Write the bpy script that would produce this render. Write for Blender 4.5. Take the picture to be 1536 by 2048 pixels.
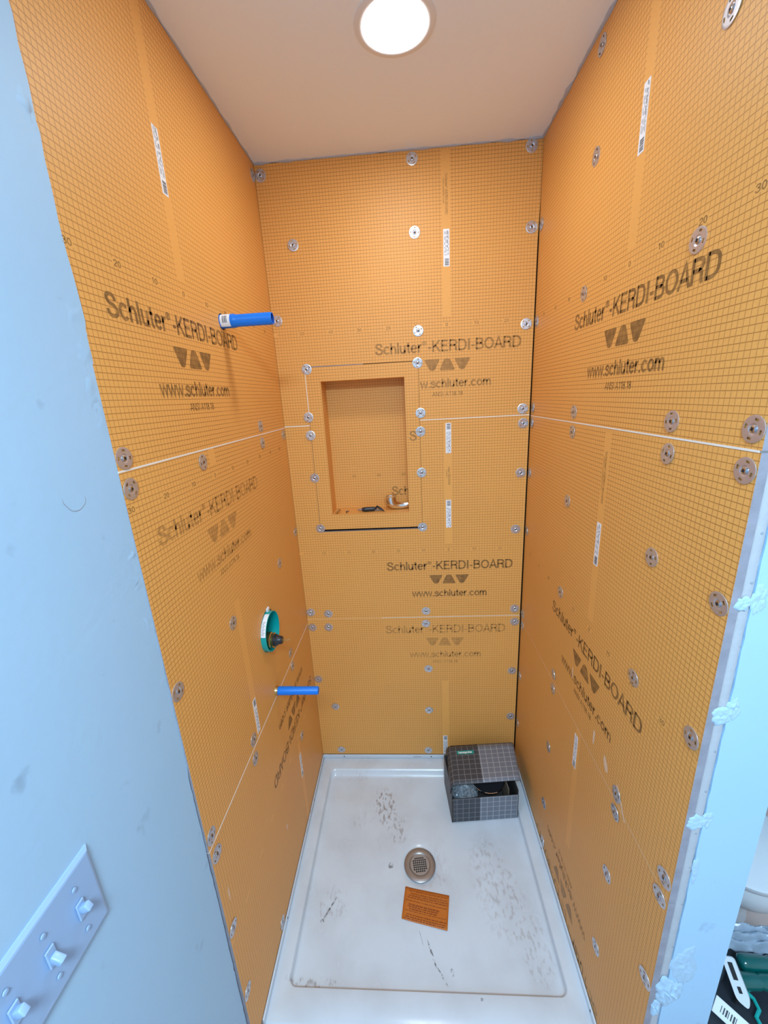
import bpy, bmesh, math, random
from mathutils import Vector, Matrix, noise
from mathutils.geometry import tessellate_polygon

for o in list(bpy.data.objects):
    bpy.data.objects.remove(o, do_unlink=True)
scene = bpy.context.scene
col = scene.collection
random.seed(7)
S = 0.01                                    # all measures below are centimetres

# ------------------------------------------------------------------ camera
cam_d = bpy.data.cameras.new('camera')
cam = bpy.data.objects.new('camera', cam_d); col.objects.link(cam)
cam_d.sensor_fit = 'VERTICAL'; cam_d.sensor_height = 36.0
cam_d.lens = 801.54 / 2048 * 36.0
cam_d.clip_start = 0.01; cam_d.clip_end = 60
cam.matrix_world = Matrix((
    (0.99734374, 0.03618704, 0.06321358, 0.451722),
    (0.05072403, 0.27777558, -0.95930590, -1.49619),
    (-0.05227363, 0.95996418, 0.27520218, 1.692151),
    (0, 0, 0, 1)))
scene.camera = cam

# ------------------------------------------------------------------ light of the place
W_COL, W_STR = (0.62, 0.79, 0.97), 0.52      # soft daylight of the open room behind the viewer
DOWN_STR = 53.0                             # shower downlight
ROOM_STR = 60.0                             # ceiling lamp of the room outside the shower
world = bpy.data.worlds.new('world'); scene.world = world
world.use_nodes = True
bg = world.node_tree.nodes['Background']
bg.inputs[0].default_value = (*W_COL, 1); bg.inputs[1].default_value = W_STR
scene.view_settings.view_transform = 'Standard'
scene.view_settings.look = 'None'
scene.view_settings.gamma = 1.0
scene.view_settings.use_curve_mapping = False
scene.view_settings.exposure = 0.58

W, H = 89.62, 241.96                        # stall width, ceiling height

# ------------------------------------------------------------------ materials
def nd(t, kind, **kw):
    n = t.nodes.new(kind)
    for k, v in kw.items():
        setattr(n, k, v)
    return n

def mat(name, color, rough=0.5, metal=0.0, spec=0.5, noise_amt=0.0, noise_scale=20, bump=0.0, bump_scale=200,
        emit=None, estr=0.0, coat=0.0, trans=0.0):
    m = bpy.data.materials.new(name); m.use_nodes = True
    t = m.node_tree; p = t.nodes['Principled BSDF']
    p.inputs['Base Color'].default_value = (*color, 1)
    p.inputs['Roughness'].default_value = rough
    p.inputs['Metallic'].default_value = metal
    p.inputs['Specular IOR Level'].default_value = spec
    p.inputs['Coat Weight'].default_value = coat
    p.inputs['Transmission Weight'].default_value = trans
    tc = nd(t, 'ShaderNodeTexCoord')
    if noise_amt:
        n = nd(t, 'ShaderNodeTexNoise'); n.inputs['Scale'].default_value = noise_scale; n.inputs['Detail'].default_value = 5
        t.links.new(tc.outputs['Object'], n.inputs['Vector'])
        mx = nd(t, 'ShaderNodeMix', data_type='RGBA')
        mx.inputs[6].default_value = (*[c * (1 - noise_amt) for c in color], 1)
        mx.inputs[7].default_value = (*[min(1, c * (1 + noise_amt)) for c in color], 1)
        t.links.new(n.outputs['Fac'], mx.inputs[0]); t.links.new(mx.outputs[2], p.inputs['Base Color'])
    if bump:
        n2 = nd(t, 'ShaderNodeTexNoise'); n2.inputs['Scale'].default_value = bump_scale; n2.inputs['Detail'].default_value = 4
        t.links.new(tc.outputs['Object'], n2.inputs['Vector'])
        b = nd(t, 'ShaderNodeBump'); b.inputs['Strength'].default_value = bump; b.inputs['Distance'].default_value = 0.002
        t.links.new(n2.outputs['Fac'], b.inputs['Height']); t.links.new(b.outputs[0], p.inputs['Normal'])
    if emit:
        p.inputs['Emission Color'].default_value = (*emit, 1); p.inputs['Emission Strength'].default_value = estr
    return m

class G:                                     # tiny node-maths builder
    def __init__(self, t): self.t = t
    def m(self, op, a, b=None, c=None):
        n = self.t.nodes.new('ShaderNodeMath'); n.operation = op
        for i, v in enumerate((a, b, c)):
            if v is None: continue
            if isinstance(v, (int, float)): n.inputs[i].default_value = v
            else: self.t.links.new(v, n.inputs[i])
        return n.outputs[0]
    def line(self, x, half, soft=0.03):      # 1 near integers of x
        f = self.m('FRACT', self.m('ADD', x, 0.5))
        d = self.m('ABSOLUTE', self.m('SUBTRACT', f, 0.5))
        n = self.t.nodes.new('ShaderNodeMapRange'); n.inputs[1].default_value = half + soft; n.inputs[2].default_value = max(0, half - soft)
        self.t.links.new(d, n.inputs[0]); return n.outputs[0]
    def mix(self, fac, a, b):
        n = self.t.nodes.new('ShaderNodeMix'); n.data_type = 'RGBA'
        if isinstance(fac, (int, float)): n.inputs[0].default_value = fac
        else: self.t.links.new(fac, n.inputs[0])
        for i, v in ((6, a), (7, b)):
            if isinstance(v, tuple): n.inputs[i].default_value = (*v, 1)
            else: self.t.links.new(v, n.inputs[i])
        return n.outputs[2]

ORANGE = (0.83, 0.408, 0.108)
LINE = (0.36, 0.13, 0.03)
def board_material(name, band=True, k=1.0, ink=None, cover=1.0):
    # orange fleece with a printed 1 cm grid, a blank centre band and gaps for the ruler numbers (UV = centimetres)
    m = bpy.data.materials.new(name); m.use_nodes = True
    t = m.node_tree; p = t.nodes['Principled BSDF']; g = G(t)
    uv = nd(t, 'ShaderNodeUVMap'); uv.uv_map = 'cm'
    sp = nd(t, 'ShaderNodeSeparateXYZ'); t.links.new(uv.outputs[0], sp.inputs[0])
    u, v = sp.outputs[0], sp.outputs[1]
    hz = g.m('MULTIPLY', g.line(v, 0.062), 0.86)
    vt = g.m('MULTIPLY', g.line(u, 0.068), 0.58)
    gr = g.m('MAXIMUM', hz, vt)
    if band:
        vm = g.m('FLOORED_MODULO', v, 82.0)
        b1 = g.m('MULTIPLY', g.m('GREATER_THAN', vm, 2.4), g.m('LESS_THAN', vm, 49.2))
        b2 = g.m('MULTIPLY', b1, g.m('LESS_THAN', g.m('ABSOLUTE', u), 1.4))
        s1 = g.m('LESS_THAN', g.m('ABSOLUTE', g.m('SUBTRACT', g.m('FLOORED_MODULO', g.m('ADD', v, 5.0), 82.0), 5.0)), 0.62)
        fu = g.m('MULTIPLY', g.m('ABSOLUTE', g.m('SUBTRACT', g.m('FRACT', g.m('ADD', g.m('DIVIDE', u, 10.0), 0.5)), 0.5)), 10.0)
        s2 = g.m('MULTIPLY', s1, g.m('LESS_THAN', fu, 1.15))
        gr = g.m('MULTIPLY', gr, g.m('SUBTRACT', 1.0, g.m('MAXIMUM', b2, s2)))
    tc = nd(t, 'ShaderNodeTexCoord')
    n1 = nd(t, 'ShaderNodeTexNoise'); n1.inputs['Scale'].default_value = 3.0; n1.inputs['Detail'].default_value = 3
    n2 = nd(t, 'ShaderNodeTexNoise'); n2.inputs['Scale'].default_value = 260.0; n2.inputs['Detail'].default_value = 3
    for n in (n1, n2): t.links.new(tc.outputs['Object'], n.inputs['Vector'])
    fade = nd(t, 'ShaderNodeMapRange'); fade.inputs[1].default_value = 0.3; fade.inputs[2].default_value = 0.6
    fade.inputs[3].default_value = 0.7; fade.inputs[4].default_value = 1.0
    t.links.new(n1.outputs['Fac'], fade.inputs[0])
    gr = g.m('MULTIPLY', gr, fade.outputs[0])
    o1 = tuple(c * 0.92 * k for c in ORANGE); o2 = tuple(min(1, c * 1.08 * k) for c in ORANGE)
    base = g.mix(n2.outputs['Fac'], o1, o2)
    c = g.mix(gr, base, LINE)
    if ink:                                  # worn brown print over the fleece
        n3 = nd(t, 'ShaderNodeTexNoise'); n3.inputs['Scale'].default_value = 60; n3.inputs['Detail'].default_value = 6
        t.links.new(tc.outputs['Object'], n3.inputs['Vector'])
        mr = nd(t, 'ShaderNodeMapRange'); mr.inputs[1].default_value = 0.35; mr.inputs[2].default_value = 0.65
        mr.inputs[3].default_value = max(0, cover - 0.16); mr.inputs[4].default_value = min(1, cover + 0.12)
        t.links.new(n3.outputs['Fac'], mr.inputs[0])
        c = g.mix(mr.outputs[0], c, ink)
    t.links.new(c, p.inputs['Base Color'])
    p.inputs['Roughness'].default_value = 0.48
    p.inputs['Specular IOR Level'].default_value = 0.28
    b = nd(t, 'ShaderNodeBump'); b.inputs['Strength'].default_value = 0.25; b.inputs['Distance'].default_value = 0.001
    t.links.new(n2.outputs['Fac'], b.inputs['Height']); t.links.new(b.outputs[0], p.inputs['Normal'])
    return m

M = {}
M['board'] = board_material('orange_board')
M['board_plain'] = board_material('orange_board_niche', band=False)
M['core'] = mat('board_core', (0.29, 0.28, 0.325), 0.8, noise_amt=0.25, noise_scale=40, bump=0.6, bump_scale=90)
M['print'] = board_material('brown_print', ink=(0.17, 0.085, 0.03), cover=0.80)
M['print_niche'] = board_material('brown_print_niche', band=False, ink=(0.22, 0.11, 0.03), cover=0.68)
M['print_mid'] = board_material('brown_print_soft', ink=(0.22, 0.11, 0.03), cover=0.68)
M['print_faded'] = board_material('brown_print_worn', ink=(0.27, 0.13, 0.04), cover=0.48)
M['seam'] = mat('pale_seam_filler', (0.85, 0.78, 0.70), 0.7, noise_amt=0.08, noise_scale=60)
M['seam_orange'] = mat('orange_seam_filler', (0.80, 0.46, 0.20), 0.7, noise_amt=0.1, noise_scale=60)
M['smear'] = mat('dried_mortar', (0.80, 0.56, 0.38), 0.8, noise_amt=0.15, noise_scale=60)
M['zinc'] = mat('galvanised_steel', (0.60, 0.60, 0.64), 0.32, 0.75, noise_amt=0.08, noise_scale=150)
M['screw'] = mat('screw_steel', (0.62, 0.63, 0.66), 0.25, 1.0)
M['sticker'] = mat('white_sticker', (0.86, 0.87, 0.90), 0.5, noise_amt=0.04, noise_scale=300)
M['ink'] = mat('black_ink', (0.045, 0.045, 0.05), 0.6)
M['greyink'] = mat('grey_ink', (0.38, 0.39, 0.42), 0.6)
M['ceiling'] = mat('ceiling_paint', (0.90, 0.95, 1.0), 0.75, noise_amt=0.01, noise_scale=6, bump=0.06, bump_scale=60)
M['plaster'] = mat('rough_plaster', (0.45, 0.46, 0.49), 0.8, noise_amt=0.06, noise_scale=50, bump=0.4, bump_scale=140)
M['compound'] = mat('joint_compound', (0.42, 0.59, 0.75), 0.8, noise_amt=0.12, noise_scale=50, bump=0.5, bump_scale=120)
M['led'] = mat('led_diffuser', (1, 1, 1), 0.5, emit=(0.94, 0.98, 1.0), estr=DOWN_STR)
M['roomled'] = mat('room_lamp_diffuser', (1, 1, 1), 0.5, emit=(0.62, 0.84, 1.0), estr=ROOM_STR)
M['whiteplastic'] = mat('white_plastic', (0.78, 0.80, 0.83), 0.28, spec=0.5)
M['plate'] = mat('pale_blue_white_plastic', (0.32, 0.48, 0.72), 0.3)
M['blue'] = mat('blue_plastic', (0.0, 0.19, 0.78), 0.4, spec=0.5, noise_amt=0.06, noise_scale=30)
M['bluedark'] = mat('blue_plastic_bore', (0.0, 0.08, 0.42), 0.5)
M['brass'] = mat('dull_brass', (0.55, 0.42, 0.20), 0.32, 1.0, noise_amt=0.12, noise_scale=60)
M['teal'] = mat('teal_plastic', (0.0, 0.36, 0.36), 0.35, noise_amt=0.05)
M['black'] = mat('black_rubber', (0.018, 0.019, 0.024), 0.38)
M['chrome'] = mat('chrome', (0.80, 0.80, 0.82), 0.06, 1.0)
M['steel'] = mat('brushed_steel', (0.36, 0.35, 0.355), 0.36, 0.7, noise_amt=0.05, noise_scale=90)
M['strainer'] = mat('strainer_steel', (0.42, 0.43, 0.46), 0.28, 0.65)
M['dark'] = mat('dark_void', (0.02, 0.02, 0.022), 0.8)
M['wood'] = mat('framing_lumber', (0.42, 0.28, 0.15), 0.8, noise_amt=0.2, noise_scale=12)
M['floorwood'] = mat('pinkish_floor', (0.62, 0.47, 0.42), 0.45, noise_amt=0.12, noise_scale=8)
M['roomwall'] = mat('room_paint', (0.72, 0.80, 0.84), 0.7)
M['bagfabric'] = mat('black_bag_fabric', (0.025, 0.03, 0.04), 0.42, noise_amt=0.35, noise_scale=25, bump=0.5, bump_scale=60)
M['tealtrim'] = mat('teal_trim', (0.01, 0.42, 0.38), 0.35)
M['greentube'] = mat('glossy_green_plastic', (0.0, 0.10, 0.09), 0.15, coat=0.6)
M['film'] = mat('grey_plastic_film', (0.36, 0.43, 0.52), 0.22, noise_amt=0.3, noise_scale=14)
M['bubble'] = mat('bubble_wrap', (0.38, 0.43, 0.48), 0.12, trans=0.35, noise_amt=0.3, noise_scale=60)
M['kraft'] = mat('dark_card_inner', (0.05, 0.045, 0.045), 0.8)
M['insert'] = mat('brown_card_insert', (0.30, 0.22, 0.16), 0.8)
M['paper'] = mat('orange_paper', (0.55, 0.155, 0.016), 0.6, noise_amt=0.10, noise_scale=40)
M['paperink'] = mat('paper_ink', (0.27, 0.055, 0.006), 0.6)
M['brandteal'] = mat('teal_label_print', (0.0, 0.30, 0.27), 0.5)
M['whiteink'] = mat('white_ink', (0.85, 0.90, 0.90), 0.5)
M['caulkgrey'] = mat('grey_mark', (0.30, 0.33, 0.38), 0.7)

def drywall_material():
    m = bpy.data.materials.new('painted_drywall'); m.use_nodes = True
    t = m.node_tree; p = t.nodes['Principled BSDF']; g = G(t)
    tc = nd(t, 'ShaderNodeTexCoord')
    n = nd(t, 'ShaderNodeTexNoise'); n.inputs['Scale'].default_value = 16; n.inputs['Detail'].default_value = 4
    n2 = nd(t, 'ShaderNodeTexNoise'); n2.inputs['Scale'].default_value = 5; n2.inputs['Detail'].default_value = 2
    n3 = nd(t, 'ShaderNodeTexNoise'); n3.inputs['Scale'].default_value = 70; n3.inputs['Detail'].default_value = 3
    for k in (n, n2, n3): t.links.new(tc.outputs['Object'], k.inputs['Vector'])
    mr = nd(t, 'ShaderNodeMapRange'); mr.inputs[1].default_value = 0.67; mr.inputs[2].default_value = 0.78
    mr.inputs[3].default_value = 0; mr.inputs[4].default_value = 0.5
    t.links.new(n.outputs['Fac'], mr.inputs[0])
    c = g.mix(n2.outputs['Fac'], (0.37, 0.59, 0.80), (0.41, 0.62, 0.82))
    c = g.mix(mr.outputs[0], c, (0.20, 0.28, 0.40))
    t.links.new(c, p.inputs['Base Color']); p.inputs['Roughness'].default_value = 0.55
    b = nd(t, 'ShaderNodeBump'); b.inputs['Strength'].default_value = 0.12; b.inputs['Distance'].default_value = 0.003
    t.links.new(n3.outputs['Fac'], b.inputs['Height']); t.links.new(b.outputs[0], p.inputs['Normal'])
    return m
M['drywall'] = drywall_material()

def pan_material():
    # glossy white acrylic with scuffs, footprints of dust and dried drips (each stain has its own place, UV = centimetres)
    m = bpy.data.materials.new('white_acrylic'); m.use_nodes = True
    t = m.node_tree; p = t.nodes['Principled BSDF']; g = G(t)
    uv = nd(t, 'ShaderNodeUVMap'); uv.uv_map = 'cm'
    sp = nd(t, 'ShaderNodeSeparateXYZ'); t.links.new(uv.outputs[0], sp.inputs[0])
    x, y = sp.outputs[0], sp.outputs[1]
    def ns(scale, det=5, lo=0.55, hi=0.65, stretch=None):
        n = nd(t, 'ShaderNodeTexNoise'); n.inputs['Scale'].default_value = scale; n.inputs['Detail'].default_value = det
        mp = nd(t, 'ShaderNodeMapping')
        if stretch: mp.inputs['Scale'].default_value = stretch[:3]; mp.inputs['Rotation'].default_value[2] = stretch[3]
        t.links.new(uv.outputs[0], mp.inputs[0]); t.links.new(mp.outputs[0], n.inputs['Vector'])
        r = nd(t, 'ShaderNodeMapRange'); r.inputs[1].default_value = lo; r.inputs[2].default_value = hi
        t.links.new(n.outputs['Fac'], r.inputs[0]); return r.outputs[0]
    def spot(cx, cy, rx, ry, ang=0.0):
        ca, sa = math.cos(ang), math.sin(ang)
        dx = g.m('SUBTRACT', x, cx); dy = g.m('SUBTRACT', y, cy)
        a = g.m('ADD', g.m('MULTIPLY', dx, ca / rx), g.m('MULTIPLY', dy, sa / rx))
        b = g.m('ADD', g.m('MULTIPLY', dx, -sa / ry), g.m('MULTIPLY', dy, ca / ry))
        d = g.m('ADD', g.m('MULTIPLY', a, a), g.m('MULTIPLY', b, b))
        r = nd(t, 'ShaderNodeMapRange'); r.inputs[1].default_value = 1.0; r.inputs[2].default_value = 0.45
        t.links.new(d, r.inputs[0]); return r.outputs[0]
    dust = g.m('MULTIPLY', ns(0.07, 6, 0.42, 0.70), 0.22)
    speck = g.m('MULTIPLY', ns(0.9, 5, 0.50, 0.62, (1, 0.5, 1, 0.3)), 0.75)
    st = []
    for (cx, cy, rx, ry, an, k) in SPOTS:
        st.append(g.m('MULTIPLY', spot(cx, cy, rx, ry, an), k))
    tot = st[0]
    for s in st[1:]: tot = g.m('MAXIMUM', tot, s)
    a = g.m('ADD', dust, g.m('MULTIPLY', speck, tot))
    hard = None
    for (cx, cy, rx, ry, an, k) in STREAKS:
        s = g.m('MULTIPLY', g.m('MULTIPLY', spot(cx, cy, rx, ry, an), k), ns(1.1, 3, 0.40, 0.58))
        hard = s if hard is None else g.m('MAXIMUM', hard, s)
    c = g.mix(a, (0.66, 0.73, 0.81), (0.36, 0.34, 0.35))
    c = g.mix(hard, c, (0.10, 0.10, 0.11))
    t.links.new(c, p.inputs['Base Color'])
    rr = g.m('ADD', 0.17, g.m('MULTIPLY', a, 0.6)); t.links.new(rr, p.inputs['Roughness'])
    p.inputs['Specular IOR Level'].default_value = 0.5
    return m
SPOTS = [(30.5, -21.5, 5.5, 9.5, 0.3, 1.35), (36, -31, 4.5, 6, 0.2, 0.9), (22, -27, 6, 3, 0.6, 0.35), (71, -50, 9, 19, 0.2, 0.55),
         (14, -56, 6, 6, 0, 0.5), (17, -9, 6, 2, 0, 0.5), (79, -66, 6, 10, 0, 0.5), (48, -44, 8, 8, 0, 0.4), (12, -75.5, 9, 1.6, 0, 1.0)]
STREAKS = [(33.6, -43.7, 1.1, 1.2, 0, 0.75), (13.4, -57.2, 0.35, 4.2, -0.5, 0.9), (11.4, -60.8, 0.7, 0.7, 0, 0.9), (47.2, -68, 0.35, 4, 0.35, 0.9),
           (50, -73, 0.3, 2.8, 0.6, 0.9), (53, -72, 0.5, 1.1, 0.2, 0.6), (44, -64, 0.2, 2.5, 0.3, 0.4), (60.5, -78.5, 0.5, 0.4, 0, 0.6)]
M['acrylic'] = pan_material()

def box_material(name, split, pitch_u, pitch_v, ku=1.0):
    # printed grid on dark grey / mid grey card, UV in centimetres
    m = bpy.data.materials.new(name); m.use_nodes = True
    t = m.node_tree; p = t.nodes['Principled BSDF']; g = G(t)
    uv = nd(t, 'ShaderNodeUVMap'); uv.uv_map = 'cm'
    sp = nd(t, 'ShaderNodeSeparateXYZ'); t.links.new(uv.outputs[0], sp.inputs[0])
    ln = g.m('MAXIMUM', g.line(g.m('DIVIDE', sp.outputs[0], pitch_u), 0.035, 0.015), g.line(g.m('DIVIDE', sp.outputs[1], pitch_v), 0.035, 0.015))
    side = g.m('GREATER_THAN', sp.outputs[0], split)
    c = g.mix(side, (0.050, 0.056, 0.070), (0.17, 0.19, 0.235))
    lc = g.mix(side, (0.22, 0.23, 0.25), (0.46, 0.48, 0.52))
    c = g.mix(ln, c, lc)
    t.links.new(c, p.inputs['Base Color']); p.inputs['Roughness'].default_value = 0.5
    return m
M['boxcard'] = box_material('printed_box_card', 11.6, 2.42, 2.42)

# ------------------------------------------------------------------ object helpers
WO = {}                                      # world origin of every object made here
def link(o, parent=None, wo=Vector((0, 0, 0))):
    col.objects.link(o); WO[o.name] = Vector(wo)
    if parent is not None:
        o.parent = parent; o.location = Vector(wo) - WO[parent.name]
    else:
        o.location = wo
    return o

def tag(o, label=None, cat=None, group=None, kind=None):
    if label: o['label'] = label
    if cat: o['category'] = cat
    if group: o['group'] = group
    if kind: o['kind'] = kind
    return o

def empty(name, loc, label, cat, group=None):
    o = bpy.data.objects.new(name, None); o.empty_display_size = 0.05
    link(o, None, Vector(loc) * S)
    return tag(o, label, cat, group)

def build(name, verts, faces, mats, parent=None, midx=None, uv=None, smooth=False, sharp=None, origin=None):
    """one mesh object from world-space centimetre vertices"""
    vs = [Vector(v) * S for v in verts]
    if origin is None:
        lo = Vector([min(v[i] for v in vs) for i in range(3)]); hi = Vector([max(v[i] for v in vs) for i in range(3)])
        wo = (lo + hi) / 2; wo.z = lo.z
    else: wo = Vector(origin) * S
    me = bpy.data.meshes.new(name)
    me.from_pydata([v - wo for v in vs], [], faces)
    for m in (mats if isinstance(mats, (list, tuple)) else [mats]): me.materials.append(m)
    if midx:
        for p, i in zip(me.polygons, midx): p.material_index = i
    if uv:
        L = me.uv_layers.new(name='cm')
        for p in me.polygons:
            for li in p.loop_indices:
                vi = me.loops[li].vertex_index
                L.data[li].uv = uv(verts[vi], p.index) if callable(uv) else uv[vi]
    if smooth:
        for p in me.polygons: p.use_smooth = True
        if sharp: me.set_sharp_from_angle(angle=math.radians(sharp))
    me.update()
    return link(bpy.data.objects.new(name, me), parent, wo)

class MB:
    def __init__(s): s.v = []; s.f = []; s.i = []; s.uv = []
    def add(s, vs, fs, mi=0):
        b = len(s.v); s.v += [Vector(v) for v in vs]; s.f += [[b + k for k in f] for f in fs]; s.i += [mi] * len(fs); return s
    def box(s, a, b, mi=0, mtx=None):
        (x0, y0, z0), (x1, y1, z1) = a, b
        vs = [Vector(q) for q in ((x0, y0, z0), (x1, y0, z0), (x1, y1, z0), (x0, y1, z0), (x0, y0, z1), (x1, y0, z1), (x1, y1, z1), (x0, y1, z1))]
        if mtx: vs = [mtx @ v for v in vs]
        return s.add(vs, [(0, 3, 2, 1), (4, 5, 6, 7), (0, 1, 5, 4), (1, 2, 6, 5), (2, 3, 7, 6), (3, 0, 4, 7)], mi)
    def rbox(s, a, b, r, mi=0, mtx=None, seg=3):
        """box with rounded edges (bmesh bevel)"""
        bm = bmesh.new(); bmesh.ops.create_cube(bm, size=1)
        ce = [(a[i] + b[i]) / 2 for i in range(3)]; sz = [b[i] - a[i] for i in range(3)]
        for v in bm.verts: v.co = Vector([ce[i] + v.co[i] * sz[i] for i in range(3)])
        bmesh.ops.bevel(bm, geom=bm.edges[:], offset=r, segments=seg, profile=0.5, affect='EDGES')
        bm.verts.index_update()
        vs = [(mtx @ v.co) if mtx else v.co.copy() for v in bm.verts]
        fs = [[v.index for v in f.verts] for f in bm.faces]; bm.free()
        return s.add(vs, fs, mi)
    def lathe(s, prof, n=32, mtx=None, mi=0, cap0=False, cap1=False):
        """prof = [(radius, height)] about local z"""
        vs = []; fs = []
        for r, z in prof:
            for k in range(n):
                a = 2 * math.pi * k / n; vs.append(Vector((r * math.cos(a), r * math.sin(a), z)))
        for j in range(len(prof) - 1):
            for k in range(n):
                fs.append((j * n + k, j * n + (k + 1) % n, (j + 1) * n + (k + 1) % n, (j + 1) * n + k))
        if cap0: fs.append(tuple(reversed(range(n))))
        if cap1: fs.append(tuple((len(prof) - 1) * n + k for k in range(n)))
        if mtx: vs = [mtx @ v for v in vs]
        return s.add(vs, fs, mi)
    def tube(s, pts, rad, n=12, mi=0, cap=True):
        pts = [Vector(p) for p in pts]; rs = rad if isinstance(rad, (list, tuple)) else [rad] * len(pts)
        vs = []; fs = []; up = None
        for i, p in enumerate(pts):
            d = (pts[min(i + 1, len(pts) - 1)] - pts[max(i - 1, 0)]).normalized()
            if up is None:
                up = d.orthogonal().normalized()
            up = (up - d * up.dot(d)).normalized(); sd = d.cross(up)
            for k in range(n):
                a = 2 * math.pi * k / n; vs.append(p + (up * math.cos(a) + sd * math.sin(a)) * rs[i])
        for j in range(len(pts) - 1):
            for k in range(n):
                fs.append((j * n + k, j * n + (k + 1) % n, (j + 1) * n + (k + 1) % n, (j + 1) * n + k))
        if cap:
            fs.append(tuple(reversed(range(n)))); fs.append(tuple((len(pts) - 1) * n + k for k in range(n)))
        return s.add(vs, fs, mi)
    def out(s, name, mats, parent=None, smooth=False, sharp=35, uv=None, origin=None):
        if uv is None and len(s.uv) == len(s.v) and s.v: uv = s.uv
        return build(name, s.v, s.f, mats, parent, s.i, uv, smooth, sharp, origin)

def axis_mtx(origin, z, x=None):
    z = Vector(z).normalized()
    x = Vector(x) if x is not None else z.orthogonal()
    x = (x - z * x.dot(z)).normalized(); y = z.cross(x)
    m = Matrix((x, y, z)).transposed().to_4x4(); m.translation = Vector(origin); return m

# wall frames: (a, b) -> point on the finished surface, d > 0 goes into the wall
class Wall:
    def __init__(s, kind): s.k = kind
    def P(s, a, b, d=0.0):
        if s.k == 'back': return Vector((a, d, b))
        if s.k == 'left': return Vector((-d, a, b))
        return Vector((W + d, a, b))
    def n(s): return {'back': Vector((0, -1, 0)), 'left': Vector((1, 0, 0)), 'right': Vector((-1, 0, 0))}[s.k]
    def eu(s): return {'back': Vector((1, 0, 0)), 'left': Vector((0, 1, 0)), 'right': Vector((0, -1, 0))}[s.k]
    def su(s): return -1 if s.k == 'right' else 1
WB, WL, WR = Wall('back'), Wall('left'), Wall('right')

def poly_slab(name, wall, outer, holes, thick, uvf, mats, parent, d0=0.0):
    """flat polygon with holes, extruded into the wall"""
    loops = [outer] + holes
    tri = tessellate_polygon([[Vector((a, b, 0)) for a, b in l] for l in loops])
    flat = [q for l in loops for q in l]; n = len(flat)
    vs = [wall.P(a, b, d0) for a, b in flat] + [wall.P(a, b, d0 + thick) for a, b in flat]
    nn = wall.n(); fs = []; mi = []
    for t in tri:
        A, B_, C_ = (vs[i] for i in t)
        if (B_ - A).cross(C_ - A).dot(nn) < 0: t = (t[0], t[2], t[1])
        fs.append(tuple(t)); mi.append(0)
        fs.append((t[0] + n, t[2] + n, t[1] + n)); mi.append(1)
    k = 0
    for l in loops:
        m = len(l)
        for i in range(m):
            p, q = k + i, k + (i + 1) % m
            fs.append((p, q, q + n, p + n)); mi.append(1)
        k += m
    uv = [uvf(a, b) for a, b in flat] * 2
    o = build(name, vs, fs, mats, parent, mi, uv)
    me = o.data
    bm = bmesh.new(); bm.from_mesh(me); bmesh.ops.recalc_face_normals(bm, faces=bm.faces[:]); bm.to_mesh(me); bm.free()
    return o

# sans-serif lettering drawn as strokes (cap height 1): glyph = (advance, [polylines])
def spl(pts, n=5):
    out = []; m = len(pts); P = [Vector((*p, 0)) for p in pts]
    for i in range(m - 1):
        p0, p1, p2, p3 = P[max(i - 1, 0)], P[i], P[i + 1], P[min(i + 2, m - 1)]
        for k in range(n):
            t = k / n
            out.append(0.5 * ((2 * p1) + (p2 - p0) * t + (2 * p0 - 5 * p1 + 4 * p2 - p3) * t * t + (3 * p1 - p0 - 3 * p2 + p3) * t ** 3))
    out.append(P[-1]); return [(p.x, p.y) for p in out]
def ell(cx, cy, rx, ry, a0=0, a1=360, n=24):
    return [(cx + rx * math.cos(math.radians(a0 + (a1 - a0) * k / n)), cy + ry * math.sin(math.radians(a0 + (a1 - a0) * k / n))) for k in range(n + 1)]
SP = [(.585, .70), (.52, .87), (.34, .93), (.16, .87), (.105, .73), (.18, .605), (.35, .535), (.53, .455), (.615, .29), (.53, .12), (.34, .07), (.14, .13), (.07, .32)]
def arch(x0, x1, top=.66): return spl([(x0, .42), (x0 + .06, .56), (x0 + .2, top), (x1 - .06, top - .06), (x1, .47)]) + [(x1, 0)]
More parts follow.
